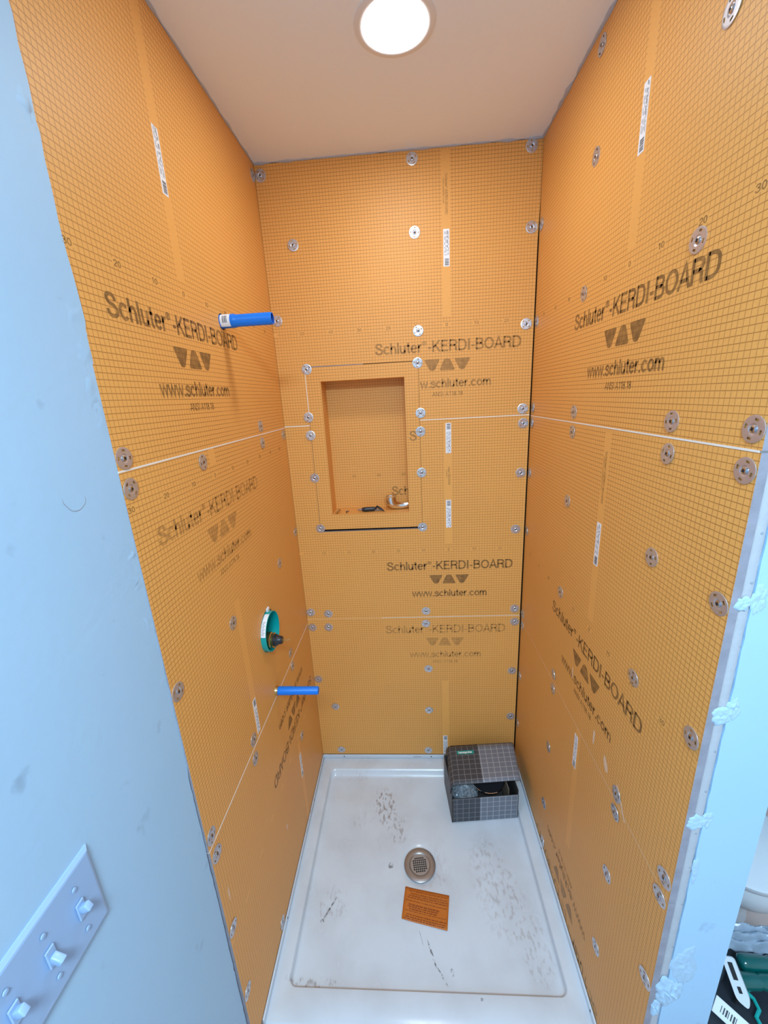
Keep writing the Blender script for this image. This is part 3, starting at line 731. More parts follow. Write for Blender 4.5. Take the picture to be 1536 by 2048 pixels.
# torn paper and filler ridges along the edge, a hairline crack
def tear(parent, name, pts, seed):
    rnd = random.Random(seed)
    for (y, z, h, w, t) in pts:
        rows = []
        for i in range(9):
            r = []
            for j in range(6):
                f = math.sin(math.pi * i / 8) * math.sin(math.pi * j / 5)
                r.append(((dx(z) - 0.02, y - w + w * j / 5 + rnd.uniform(-.12, .12), z - h / 2 + h * i / 8 + rnd.uniform(-.15, .15)), (1, 0, 0), t * .4 * f * rnd.uniform(-0.6, 1.6)))
            rows.append(r)
        bumpy_strip(name, rows, M['drywall'], parent, seed)
tear(wl, 'torn_paper', [(-89.7, 206, 5, 2.5, .45), (-89.6, 182, 5, 3, .4), (-89.6, 177.5, 4, 3, .45), (-89.7, 173.8, 5, 3, .5), (-89.7, 168, 6, 2.6, .3), (-89.8, 147, 3, 2.5, .3), (-89.8, 142, 3, 3, .3), (-89.8, 134, 4, 2.5, .3), (-89.9, 121, 4, 2, .3)], 5)
mb = MB(); arc = []
for k in range(11):
    a = math.pi * (1.0 + 0.95 * k / 10); arc.append((dx(158) + 0.0, -99.1 + 1.9 * math.cos(a) + 0.1 * math.sin(7 * a), 158.6 + 2.1 * math.sin(a)))
mb.tube(arc, [0.02] + [0.05] * 9 + [0.015], 6); mb.out('hairline_crack', M['caulkgrey'], wl)

# ---------- drywall end of the right partition
xe0, xe1 = 92.45, 102.2
n = 120; vs = []; fs = []
rnd = random.Random(11)
for i in range(n + 1):
    z = H * i / n; j = 0.12 * noise.noise(Vector((z * .21, 0, 3))) + 0.18 * noise.noise(Vector((z * .9, 5, 3)))
    vs += [(xe0 + j, YR0 - 0.1, z), (xe1 - 0.25, YR0 - 0.1, z), (xe1, YR0 + 0.2, z), (xe1, 11.5, z), (xe0 + j, YR0 + 1.0, z)]
for i in range(n):
    k = i * 5; fs += [(k, k + 1, k + 6, k + 5), (k + 1, k + 2, k + 7, k + 6), (k + 2, k + 3, k + 8, k + 7), (k + 4, k, k + 5, k + 9)]
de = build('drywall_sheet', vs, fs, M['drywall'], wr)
# metal-like corner strip between board edge and drywall, nail dimples
vs = []; fs = []
for i in range(n * 2 + 1):
    z = H * i / (n * 2); j = 0.10 * noise.noise(Vector((z * .5, 9, 0))); k2 = 0.07 * noise.noise(Vector((z * 1.3, 2, 7)))
    y = YR0 + 0.25 + k2
    vs += [(W + T + 0.05 + j, YR0 + 1.5, z), (W + T + 0.05 + j, y + .1, z), (W + T + 0.3 + j, y - .12, z), (xe0 - 0.25 + j, y - .2, z), (xe0 + 0.05, y - 0.02, z), (xe0 + .05, YR0 + 1.5, z)]
for i in range(n * 2):
    for c in range(5):
        a = i * 6 + c; fs.append((a, a + 1, a + 7, a + 6))
cb = build('corner_strip', vs, fs, M['plaster'], wr, smooth=True, sharp=60)
rnd = random.Random(21)
for z in [30 + 9.3 * k + rnd.uniform(-2, 2) for k in range(15)]:
    mb = MB(); mb.lathe([(0.22, 0.02), (0.16, 0.05), (0.0, 0.03)], 8, axis_mtx((xe0 - 0.45 + rnd.uniform(-.2, .2), YR0 + 0.08, z), (0, -1, 0))); mb.out('nail_dimple', M['caulkgrey'], cb)
# lumps of joint compound on the partition end
def compound(x0, x1, z0, z1, t, seed, *_):
    """smear of filler with an irregular outline on the partition end"""
    cx, cz, rx, rz = (x0 + x1) / 2, (z0 + z1) / 2, (x1 - x0) / 2, (z1 - z0) / 2
    na, nr = 40, 9; vs = []; fs = []
    for i in range(nr):
        f = i / (nr - 1)
        for k in range(na):
            a = 2 * math.pi * k / na; d = Vector((math.cos(a), math.sin(a), 0))
            R = 1.0 + 0.38 * noise.noise(d * 1.3 + Vector((seed, 0, 0))) + 0.22 * noise.noise(d * 4 + Vector((0, seed, 0)))
            x = cx + d.x * rx * R * f; z = cz + d.y * rz * R * f
            h = 0.6 * t * ((1 - f ** 3) * (0.25 + 1.1 * abs(noise.noise(Vector((x * .9, z * .8, seed)))) + 0.5 * noise.noise(Vector((x * 2.5, z * 2.2, seed))))) if f < 1 else -0.15
            vs.append((x, YR0 - 0.12 - max(h, -.15), z))
    for i in range(nr - 1):
        for k in range(na): fs.append((i * na + k, i * na + (k + 1) % na, (i + 1) * na + (k + 1) % na, (i + 1) * na + k))
    build('joint_compound', vs, fs, M['compound'], wr, smooth=True, sharp=60)
compound(90.2, 95.6, 49, 57, 1.3, 1); compound(92.5, 97.0, 55, 67, 0.5, 2); compound(90.2, 92.2, 45, 50, 0.7, 3)
compound(90.0, 92.6, 96.0, 99.5, 0.35, 4, 8, 8); compound(92.2, 93.8, 96.5, 100.5, 0.4, 5, 8, 8); compound(90.2, 93.2, 118, 121.5, 0.5, 6, 8, 8); compound(92.2, 94.2, 119, 123, 0.45, 8, 8, 8)
compound(92.2, 94.3, 137, 142, 0.45, 9, 8, 8); compound(90.3, 92.4, 137.5, 140, 0.4, 10, 8, 8); compound(92.3, 93.4, 83, 90, 0.25, 12, 6, 10)

# ---------- plaster edge where ceiling meets the boards
def bead(p0, p1, e1, e2, rmin, rmax, seed, name='plaster_bead'):
    p0, p1 = Vector(p0), Vector(p1); n = 60; vs = []; fs = []; m = 5
    for i in range(n + 1):
        p = p0.lerp(p1, i / n); r = rmin + (rmax - rmin) * max(0, 0.5 + noise.noise(Vector((i * .35, seed, 0))) * 1.2)
        for k in range(m):
            a = k / (m - 1) * math.pi / 2; vs.append(p + Vector(e1) * (r * math.cos(a)) + Vector(e2) * (r * math.sin(a) * .8))
    for i in range(n):
        for k in range(m - 1):
            q = i * m + k; fs.append((q, q + 1, q + m + 1, q + m))
    build(name, vs, fs, M['plaster'], ce, smooth=True)
bead((0, -0.02, H), (W, -0.02, H), (0, -1, 0), (0, 0, -1), 0.15, 0.7, 1)
bead((0.02, -0.1, H), (0.02, -90, H), (1, 0, 0), (0, 0, -1), 0.12, 0.55, 2)
bead((W - 0.02, -0.1, H), (W - 0.02, -90, H), (-1, 0, 0), (0, 0, -1), 0.12, 0.9, 3)

# ================================================================== SHOWER PAN
DC = Vector((44.3, -43.2, 0)); NP = 128
pan = empty('shower_pan', (W / 2, -42, 0), 'white acrylic shower pan with raised ledge and centre drain, scuffed and dusty', 'shower pan')
def rr(x0, x1, y0, y1, r, n=NP):
    """rounded rectangle sampled with n points, 1/4 per side, starting at the right-front corner"""
    q = n // 4; out = []
    cs = [((x1 - r, y0 + r), -90), ((x1 - r, y1 - r), 0), ((x0 + r, y1 - r), 90), ((x0 + r, y0 + r), 180)]
    for i in range(4):
        (cx, cy), a0 = cs[i]; k = q // 2
        for j in range(k):
            a = math.radians(a0 + 90 * j / (k - 1)); out.append(Vector((cx + r * math.cos(a), cy + r * math.sin(a), 0)))
        nx_, a1 = cs[(i + 1) % 4]
        pa = out[-1]; a = math.radians(a1); pb = Vector((nx_[0] + r * math.cos(a), nx_[1] + r * math.sin(a), 0))
        for j in range(q - k):
            out.append(pa.lerp(pb, (j + 1) / (q - k + 1)))
    return out
def at(loop, z): return [Vector((p.x, p.y, z)) for p in loop]
X0, X1, Y0, Y1 = 0.35, W - 0.35, -84.8, -0.35
ZL = 5.8
loops = [at(rr(X0, X1, Y0, Y1, 0.6), 0.0), at(rr(X0, X1, Y0, Y1, 0.6), ZL - 0.5), at(rr(X0 + .15, X1 - .15, Y0 + .15, Y1 - .15, 0.6), ZL - 0.12), at(rr(X0 + .5, X1 - .5, Y0 + .5, Y1 - .5, 0.6), ZL)]
ix0, ix1, iy0, iy1 = 4.6, W - 4.5, -77.6, -6.0
loops += [at(rr(ix0, ix1, iy0, iy1, 2.6), ZL), at(rr(ix0 + .25, ix1 - .25, iy0 + .25, iy1 - .25, 2.4), ZL - 0.12), at(rr(ix0 + .42, ix1 - .42, iy0 + .45, iy1 - .8, 2.3), ZL - 0.75),
          at(rr(ix0 + .6, ix1 - .6, iy0 + .7, iy1 - 1.9, 2.2), 3.75), at(rr(ix0 + .85, ix1 - .85, iy0 + 1.0, iy1 - 2.3, 2.1), 3.45), at(rr(ix0 + 1.6, ix1 - 1.6, iy0 + 1.8, iy1 - 3.2, 2.0), 3.3)]
base = loops[-1]
def tocirc(f, R, z):
    out = []
    for p in base:
        d = Vector((p.x - DC.x, p.y - DC.y, 0)).normalized(); c = DC + d * R
        q = Vector((p.x, p.y, 0)).lerp(c, f); out.append(Vector((q.x, q.y, z)))
    return out
loops += [tocirc(.35, 7.4, 3.12), tocirc(.7, 7.4, 2.92), tocirc(.93, 7.4, 2.80), tocirc(1, 7.4, 2.76), tocirc(1, 6.9, 2.62), tocirc(1, 6.2, 2.35), tocirc(1, 5.2, 2.2), tocirc(1, 3.2, 2.1), tocirc(1, 3.1, -1.0)]
vs = [p for l in loops for p in l]; fs = []
for j in range(len(loops) - 1):
    for k in range(NP):
        fs.append((j * NP + k, j * NP + (k + 1) % NP, (j + 1) * NP + (k + 1) % NP, (j + 1) * NP + k))
build('pan_body', vs, fs, M['acrylic'], pan, uv=lambda v, i: (v[0], v[1]), smooth=True, sharp=55)
def flange(a, b):
    mb = MB(); mb.rbox(a, b, 0.12, seg=2); o = mb.out('tiling_flange', M['acrylic'], pan, smooth=True, sharp=50, uv=lambda v, i: (v[0] + v[2] * 5, v[1])); return o
f1 = flange((0.1, -0.5, 5.2), (W - 0.1, -0.06, 7.6)); f2 = flange((0.06, Y0, 5.2), (0.5, -0.5, 7.6)); f3 = flange((W - 0.5, Y0, 5.2), (W - 0.06, -0.5, 7.6))
def nailhole(p, n, fl):
    mb = MB(); mb.lathe([(0.30, 0.0), (0.28, 0.05), (0.0, 0.05)], 12, axis_mtx(p, n)); mb.out('screw_hole', M['dark'], fl)
for x in (10.2, 51.2): nailhole((x, -0.52, 6.75), (0, -1, 0), f1)
nailhole((0.52, -22, 6.75), (1, 0, 0), f2); nailhole((0.52, -62, 6.75), (1, 0, 0), f2)
nailhole((W - .52, -39.5, 6.75), (-1, 0, 0), f3); nailhole((W - .52, -80.2, 6.75), (-1, 0, 0), f3)
mb = MB(); mb.rbox((43, -0.56, 6.35), (46.6, -0.5, 6.75), 0.02, seg=1); mb.out('maker_mark', M['greyink'], f1)
# drain: outer flange ring and perforated strainer
dr = MB(); mt = axis_mtx((DC.x, DC.y, 2.55), (0, 0, 1))
dr.lathe([(5.75, 0.0), (5.78, 0.35), (5.55, 0.55), (4.2, 0.62), (3.75, 0.50), (3.55, 0.30), (3.5, -0.6)], 64, mt)
drain = dr.out('drain_flange', M['steel'], pan, smooth=True, sharp=40)
mb = MB(); mb.lathe([(3.48, 2.6), (3.48, 2.0), (0.0, 1.95)], 40, axis_mtx((DC.x, DC.y, 0), (0, 0, 1))); mb.out('drain_shade_cup', M['dark'], drain)  # shallow dark cup added under the strainer, its colour stands in for shade
# strainer plate with a grid of square holes
pts = []; holes = []
c = 0.72
for i in range(-4, 5):
    for j in range(-4, 5):
        x, y = i * c, j * c
        if math.hypot(x, y) < 2.75: holes.append((x, y))
gv = []; gf = []
outer = [(3.5 * math.cos(2 * math.pi * k / 64), 3.5 * math.sin(2 * math.pi * k / 64)) for k in range(64)]
lps = [outer] + [[(x - .26, y - .26), (x - .26, y + .26), (x + .26, y + .26), (x + .26, y - .26)] for x, y in holes]
tri = tessellate_polygon([[Vector((a, b, 0)) for a, b in l] for l in lps])
flat = [q for l in lps for q in l]; n0 = len(flat); zt = 2.9; ang = 0.12
R2_ = lambda x, y: (DC.x + x * math.cos(ang) - y * math.sin(ang), DC.y + x * math.sin(ang) + y * math.cos(ang))
vs = [(*R2_(a, b), zt) for a, b in flat] + [(*R2_(a, b), zt - 0.2) for a, b in flat]
fs = [tuple(t) for t in tri] + [tuple(i + n0 for i in reversed(t)) for t in tri]; k = 0
for l in lps:
    for i in range(len(l)): fs.append((k + i, k + (i + 1) % len(l), k + (i + 1) % len(l) + n0, k + i + n0))
    k += len(l)
st = build('drain_strainer', vs, fs, M['strainer'], drain)
bm = bmesh.new(); bm.from_mesh(st.data); bmesh.ops.recalc_face_normals(bm, faces=bm.faces[:]); bm.to_mesh(st.data); bm.free()

# ================================================================== THINGS
# ---- recessed downlight
dlamp = empty('downlight', (45.8, -43.8, H), 'round lit recessed downlight with white trim ring in the ceiling', 'light')
mt = axis_mtx((45.8, -43.8, H), (0, 0, -1))
mb = MB(); mb.lathe([(8.4, 0.0), (8.35, 0.15), (7.6, 0.32), (6.9, 0.34), (6.75, 0.25), (6.75, 0.02)], 64, mt); mb.out('trim_ring', M['whiteplastic'], dlamp, smooth=True, sharp=45)
mb = MB(); mb.lathe([(6.74, 0.2), (5.5, 0.26), (3, 0.3), (0.01, 0.31)], 48, mt); mb.out('diffuser', M['led'], dlamp, smooth=True)
# ---- lamp of the room outside the stall (behind the viewer)
rl_ = empty('ceiling_lamp', (52, -205, H), 'flush round ceiling lamp lighting the room outside the shower', 'light')
mt = axis_mtx((52, -205, H), (0, 0, -1))
mb = MB(); mb.lathe([(25, 0.0), (25, 2.5), (24, 3.0), (23.6, 2.6)], 48, mt); mb.out('trim_ring', M['whiteplastic'], rl_, smooth=True, sharp=45)
mb = MB(); mb.lathe([(23.6, 2.6), (19, 4.2), (9, 5.2), (0.01, 5.5)], 48, mt); mb.out('diffuser', M['roomled'], rl_, smooth=True)

# ---- blue sleeved pipe stubs
p1 = empty('pipe_stub', (0, -42, 189.5), 'blue plastic sleeved shower pipe stub with a white barcode label, high on the left wall', 'pipe')
mt = axis_mtx((0, -42, 189.5), (1, 0.0, 0.0), (0, 0, 1))
mb = MB(); mb.lathe([(1.62, -1.2), (1.62, 3.2), (1.55, 3.6), (1.42, 3.9), (1.42, 12.7), (1.36, 12.95), (1.22, 12.95)], 40, mt); mb.lathe([(1.22, 12.95), (1.18, 11.6), (0.0, 11.5)], 40, mt, 1)
for k in range(12):
    a = 2 * math.pi * k / 12; mb.box((1.38 * math.cos(a) - .06, 1.38 * math.sin(a) - .06, 4.1), (1.38 * math.cos(a) + .06, 1.38 * math.sin(a) + .06, 12.4), 0, mt)
mb.out('sleeve', [M['blue'], M['bluedark']], p1, smooth=True, sharp=35)
# wrap-around label on the side facing the room
vs = []; fs = []; nl = 14
for z in (0.15, 2.6):
    for k in range(nl + 1):
        a = math.radians(-30 + 215 * k / nl + 0); a = math.radians(62 - 118 * k / nl)      # from above to below, towards -y
        vs.append(mt @ Vector((1.66 * math.sin(a), 1.66 * math.cos(a), z)))
for k in range(nl): fs.append((k, k + 1, nl + 2 + k, nl + 1 + k))
# orient: local x = up, local y = z cross x
lab = build('barcode_label', vs, fs, M['sticker'], p1, smooth=True)
mb = MB()
for j, z in enumerate((0.75, 1.0, 1.28, 1.5, 1.75)):
    pa = []
    for k in range(6):
        a = math.radians(10 + 30 - 60 * k / 5 + 0)
        for zz in (z, z + 0.14): pa.append(mt @ Vector((1.675 * math.sin(a), 1.675 * math.cos(a), zz)))
    mb.add(pa, [(2 * k, 2 * k + 1, 2 * k + 3, 2 * k + 2) for k in range(5)])
mb.out('barcode', M['ink'], lab)

p2 = empty('pipe_stub', (0, -43, 79.8), 'slim blue plastic sleeved pipe stub with a brass collar, low on the left wall', 'pipe')
mt = axis_mtx((0, -43, 79.8), (1, 0, 0.0), (0, 0, 1))
mb = MB(); mb.lathe([(1.36, 0.85), (1.36, 5.2), (1.28, 5.5), (1.28, 13.6), (1.14, 13.95), (0.0, 14.0)], 36, mt); mb.out('sleeve', M['blue'], p2, smooth=True, sharp=35)
mb = MB(); mb.lathe([(1.45, -1.0), (1.45, 0.3), (1.38, 0.45), (1.38, 0.9)], 32, mt, cap1=True); mb.out('collar', M['brass'], p2, smooth=True, sharp=35)

# ---- shower valve in its round opening
va = empty('shower_valve', (0, -42, 94), 'brass shower valve inside a teal plastic guard in a round opening of the left wall', 'valve')
VY = -42.0; mt = axis_mtx((0, VY, 101.2), (1, 0, 0), (0, 0, 1))
mb = MB(); mb.lathe([(6.2, 1.45), (6.2, -6.0), (5.9, -6.6)], 48, mt); mb.lathe([(5.95, 1.45), (5.95, -5.9)], 48, mt); mb.lathe([(5.95, 1.45), (6.08, 1.52), (6.2, 1.45)], 48, mt)
mb.lathe([(6.2, -6.0), (0.0, -6.2)], 48, mt)
mb.out('guard', M['teal'], va, smooth=True, sharp=35)
vs = []; fs = []
for x in (0.0, 1.40):
    for k in range(15):
        a = math.radians(-6 - 70 * k / 14); vs.append(Vector((x, VY + 6.24 * math.sin(a), 101.2 + 6.24 * math.cos(a))))
for k in range(14): fs.append((k, k + 1, 16 + k, 15 + k))
lb = build('instruction_label', vs, fs, M['sticker'], va, smooth=True)
mb = MB()
for i in range(12):
    a0 = -34 - i * 3.2
    pa = []
    for x in (0.25, 1.15 - (i % 3) * .2):
        for a in (a0, a0 - 1.6): pa.append((x, VY + 6.27 * math.sin(math.radians(a)), 101.2 + 6.27 * math.cos(math.radians(a))))
    mb.add(pa, [(0, 1, 3, 2)])
mb.out('label_print', M['greyink'], lb)
VZ = 97.9; mt = axis_mtx((0, -42.0, VZ), (1, 0, 0), (0, 0, 1))
mb = MB(); mb.lathe([(2.1, -6.0), (2.1, -2.0), (2.55, -1.8), (2.55, 0.6), (2.2, 0.9), (2.2, 1.2), (2.35, 1.3), (2.35, 1.5), (1.9, 1.6)], 36, mt, cap1=True); mb.out('valve_body', M['brass'], va, smooth=True, sharp=30)
mb = MB(); mb.lathe([(1.9, 1.55), (1.85, 2.3), (1.35, 3.0), (1.25, 3.9), (1.1, 4.1)], 32, mt, cap1=True); mb.out('cartridge', M['black'], va, smooth=True, sharp=30)
mb = MB(); mb.tube([(4.0, -42.0, VZ), (5.2, -42.0, VZ), (5.9, -42.0, VZ - .05), (6.3, -41.7, VZ + .1)], [0.22, 0.2, 0.16, 0.12], 8); mb.out('stem', M['brass'], va, smooth=True)
mb = MB(); mb.rbox((-0.6, -41.2, 107.0), (0.5, -39.6, 108.4), 0.2); mb.out('guard_tab', M['whiteplastic'], va)

# ---- triple switch plate on the left drywall
px = dx(107) + 0.0
sw = empty('switch_plate', (px, -120.4, 100.6), 'white three-gang toggle switch plate on the pale drywall', 'switch')
ym0, ym1, zm0, zm1 = -128.6, -112.2, 100.6, 113.4
def plate():
    bev = 0.45; vs = []; fs = []
    ls = [(0, 0.0), (0.0, 0.25), (bev, 0.62), (bev + .25, 0.68)]
    for ins, d in ls:
        for (y, z) in ((ym0 + ins, zm0 + ins), (ym1 - ins, zm0 + ins), (ym1 - ins, zm1 - ins), (ym0 + ins, zm1 - ins)): vs.append((px - 0.05 + d, y, z))
    for j in range(3):
        for k in range(4): fs.append((j * 4 + k, j * 4 + (k + 1) % 4, j * 4 + 4 + (k + 1) % 4, j * 4 + 4 + k))
    fs.append((12, 13, 14, 15)); return build('cover_plate', vs, fs, M['plate'], sw)
plate()
for i, y in enumerate((-115.8, -120.4, -125.0)):
    mb = MB(); mb.rbox((px + .7, y - .6, 105.7), (px + 0.95, y + .6, 108.4), 0.08, seg=1); bz = mb.out('toggle_bezel', M['plate'], sw)
    up_ = (1, -1, 1)[i]
    m2 = Matrix.Translation((px + .8, y, 107.05)) @ Matrix.Rotation(math.radians(-32 * up_), 4, 'Y')
    mb = MB(); mb.rbox((0, -.42, -.55), (1.55, .42, .55), 0.15, mtx=m2, seg=2); mb.out('toggle', M['plate'], bz, smooth=True, sharp=50)
    for z in (103.4, 110.6):
        mb = MB(); mb.lathe([(0.33, 0.0), (0.3, 0.12), (0.0, 0.17)], 12, axis_mtx((px + .74, y, z), (1, 0, 0))); mb.out('screw', M['plate'], sw, smooth=True)

# ---- things left in the niche
ZN = nj0
ch = empty('chrome_elbow', (41.5, 5.0, ZN), 'curved chrome elbow with a wide cup end lying in the niche', 'elbow')
mb = MB()
pts = [(37.9, 4.4, ZN + 5.3), (37.9, 4.4, ZN + 4.2), (38.2, 4.4, ZN + 3.2), (39.0, 4.6, ZN + 2.1), (40.4, 4.9, ZN + 1.6), (42.4, 5.0, ZN + 1.45), (44.8, 5.1, ZN + 1.8)]
mb.tube(pts, [2.15, 2.15, 2.05, 1.8, 1.5, 1.3, 1.2], 28); mb.out('arm_tube', M['chrome'], ch, smooth=True, sharp=60)
mb = MB(); mb.lathe([(2.25, 0), (2.3, .3), (2.1, .36), (1.75, .3), (1.7, -.6)], 28, axis_mtx((37.9, 4.4, ZN + 5.2), (0, 0, 1)), cap1=True); mb.out('cup_rim', M['chrome'], ch, smooth=True, sharp=40)

KX = -2.6
kn = empty('utility_knife', (30, 3.0, ZN), 'black utility knife with an opened clip lying on the niche floor', 'knife')
dkn = Vector((1, 0.10, 0)).normalized(); mk = axis_mtx((29.0 + KX, 2.6, ZN + 0.97), dkn, (0, 0, 1))
mb = MB(); mb.lathe([(0.55, 0.0), (0.85, 0.6), (0.95, 1.6), (0.9, 3.2), (0.95, 4.4), (0.8, 5.2)], 14, mk, cap0=True, cap1=True); mb.out('grip', M['black'], kn, smooth=True, sharp=45)
mb = MB(); mb.lathe([(0.05, -1.9), (0.32, -1.2), (0.5, 0.0)], 10, mk, cap1=True); mb.out('tip', M['steel'], kn, smooth=True)
mb = MB(); mb.rbox((34.0 + KX, 2.6, ZN + .25), (37.2 + KX, 3.6, ZN + .8), 0.15, seg=1); mb.out('blade_carrier', M['steel'], kn)
mb = MB(); mb.tube([(34.2 + KX, 3.0, ZN + .9), (35.2 + KX, 2.6, ZN + 2.0), (36.6 + KX, 2.2, ZN + 1.2), (38.0 + KX, 1.4, ZN + .35)], [0.5, 0.5, 0.42, 0.2], 8); mb.out('clip', M['black'], kn, smooth=True, sharp=60)
mb = MB(); mb.tube([(36.8 + KX, 2.0, ZN + .9), (38.6 + KX, 1.0, ZN + .2)], [0.16, 0.1], 6); mb.out('spring_wire', M['brass'], kn, smooth=True)

bf = empty('brass_fitting', (16.9, 1.6, ZN), 'small brass threaded fitting in the left corner of the niche floor', 'fitting')
mb = MB(); mf = axis_mtx((16.7, 1.6, ZN + .62), (0.6, 0.35, 0.45))
mb.lathe([(0.62, -.6), (0.62, .2), (0.5, .25), (0.5, 1.1), (0.36, 1.1), (0.36, .3)], 6, mf, cap0=True); mb.out('hex_body', M['brass'], bf)
mb = MB(); mb.lathe([(0.44, 1.05), (0.5, 1.15), (0.44, 1.25), (0.5, 1.35), (0.4, 1.5), (0.3, 1.5), (0.3, 1.0)], 16, mf); mb.out('thread', M['brass'], bf, smooth=True, sharp=30)
bs = empty('black_screw', (20.6, 2.0, ZN), 'tiny black screw on the niche floor beside the brass fitting', 'screw')
ms = axis_mtx((20.3, 2.0, ZN + .42), (0.8, 0.3, 0.25))
mb = MB(); mb.lathe([(0.05, -.2), (0.42, -.15), (0.4, .05), (0.2, .25)], 12, ms, cap0=True, cap1=True); mb.out('head', M['black'], bs, smooth=True, sharp=40)
mb = MB(); mb.lathe([(0.17, .2), (0.2, .35), (0.16, .5), (0.2, .65), (0.15, .8), (0.19, .95), (0.03, 1.2)], 8, ms); mb.out('shank', M['black'], bs, smooth=True)

LIDC = ((58.6, -7.2, 20.0), (86.9, -5.2, 20.0), (85.0, -24.6, 21.5), (58.3, -26.9, 21.5))
# ---- open printed carton on the pan
bx = empty('carton', (71.0, -16.5, 3.3), 'grey grid-printed open carton with a raised lid, standing in the pan corner', 'box')
BA = Vector((57.75, -28.2, 3.5)); bd = Vector((0.99646, 0.0841, 0)); bn = Vector((-0.0841, 0.99646, 0)); bz_ = Vector((0, 0, 1))
BW, BD, BH = 26.6, 17.2, 12.0
def bp(u, v, z): return BA + bd * u + bn * v + bz_ * z
def panel(name, O, e1, e2, w, h, t, uvo=(0, 0), parent=bx, mats=None, nrm=None):
    """thin card panel spanned by e1 (w) and e2 (h), thickness t along nrm; printed outside, plain inside"""
    nrm = nrm if nrm is not None else e1.cross(e2).normalized()
    a = [O, O + e1 * w, O + e1 * w + e2 * h, O + e2 * h]; vs = a + [p - nrm * t for p in a]
    uv = [(uvo[0], uvo[1]), (uvo[0] + w, uvo[1]), (uvo[0] + w, uvo[1] + h), (uvo[0], uvo[1] + h)]
    fs = [(0, 1, 2, 3), (7, 6, 5, 4), (0, 4, 5, 1), (1, 5, 6, 2), (2, 6, 7, 3), (3, 7, 4, 0)]
    return build(name, vs, fs, mats or [M['boxcard'], M['kraft']], parent, [0, 1, 1, 1, 1, 1], uv * 2)
panel('front_panel', bp(0.25, 0, 0), bd, bz_, BW - .5, BH, .3, (0.6, 0.4))
panel('back_panel', bp(BW, BD, 0), -bd, bz_, BW, BH + 3.6, .3, (0.6, 0.4))
panel('side_panel', bp(0, BD, 0), -bn, bz_, BD - .3, BH + 3.0, .3, (-9, 0.4)); panel('side_panel', bp(BW, .3, 0), bn, bz_, BD - .3, BH + 2.0, .3, (12, 0.4))
panel('bottom_panel', bp(0.3, .3, 0.3), bd, bn, BW - .6, BD - .6, .25, (0, 0), mats=[M['kraft'], M['boxcard']])
for u in (0.0, BW - 0.28):
    mb = MB(); mb.add([bp(u, -.06, 0), bp(u + .55 if u == 0 else u + .28, -.06, 0), bp(u + .55 if u == 0 else u + .28, -.06, BH - .3), bp(u, -.06, BH - .3), bp(u, .25, 0), bp(u + .28, .25, 0), bp(u + .28, .25, BH - .3), bp(u, .25, BH - .3)], [(0, 1, 2, 3), (4, 7, 6, 5), (0, 3, 7, 4), (1, 5, 6, 2), (3, 2, 6, 7)]); mb.out('edge_fold', M['kraft'], bx)
# lid: hinged at the back, pushed up and slightly askew, its left side curling down
KBL, KBR, KFR, KFL = (Vector(p) for p in LIDC)
prof = [(-0.045, -4.2), (-0.04, -2.4), (-0.02, -0.9), (0.03, 0.0), (0.96, 0.0), (1.0, -0.15), (1.012, -0.9)]
ln = (KBR - KBL).cross(KFL - KBL).normalized(); ln = ln if ln.z > 0 else -ln
lv = (KFL - KBL).normalized(); LL = (KFL - KBL).length; LW = (KFR - KFL).length; lu_ = (KBR - KBL).normalized()
vs = []; uv = []; acc = 0
for i, (u, d) in enumerate(prof):
    if i: acc += math.hypot((u - prof[i - 1][0]) * LW, d - prof[i - 1][1])
    for k in range(9):
        t_ = k / 8
        p = (KBL * (1 - u) + KBR * u) * (1 - t_) + (KFL * (1 - u) + KFR * u) * t_ + ln * (d + 0.25 * math.sin(math.pi * t_))
        vs.append(p); uv.append((acc - 4.6, LL * (1 - t_) + 0.6))
fs = []
for i in range(len(prof) - 1):
    for k in range(8): fs.append((i * 9 + k, i * 9 + k + 1, i * 9 + 10 + k, i * 9 + 9 + k))
lid = build('lid', vs, fs, [M['boxcard'], M['kraft']], bx, None, uv, smooth=True, sharp=60)
so = lid.modifiers.new('thickness', 'SOLIDIFY'); so.thickness = 0.003; so.offset = -1; so.material_offset = 1; so.material_offset_rim = 1
mb = MB(); O = KBL + ln * 0.22; ev = -lv; bdl = lu_
mb.add([O + bdl * u + lv * v for u, v in ((3.3, 3.4), (10.6, 3.4), (10.6, 5.3), (3.3, 5.3))], [(0, 1, 2, 3)])
lp = mb.out('brand_label', M['brandteal'], lid)
mb = MB(); text_on(mb, 'hansgrohe', O + ln * .05, bdl, ev, 4.0, 9.8, -4.85, -3.75, bold=0.10); mb.out('brand_name', M['whiteink'], lid)
mb = MB(); mb.box((0, 0, 0), (0.25, 17, 9.0), 0, axis_mtx(bp(23.3, 2.2, 3.4), (0, 0, 1), bd)); mb.out('card_insert', M['insert'], bx)
mb = MB(); mb.box((0, 0, 0), (12, 0.25, 6.0), 0, axis_mtx(bp(11.5, 1.2, 3.0), (0, 0, 1), bd)); mb.out('card_insert', M['insert'], bx)
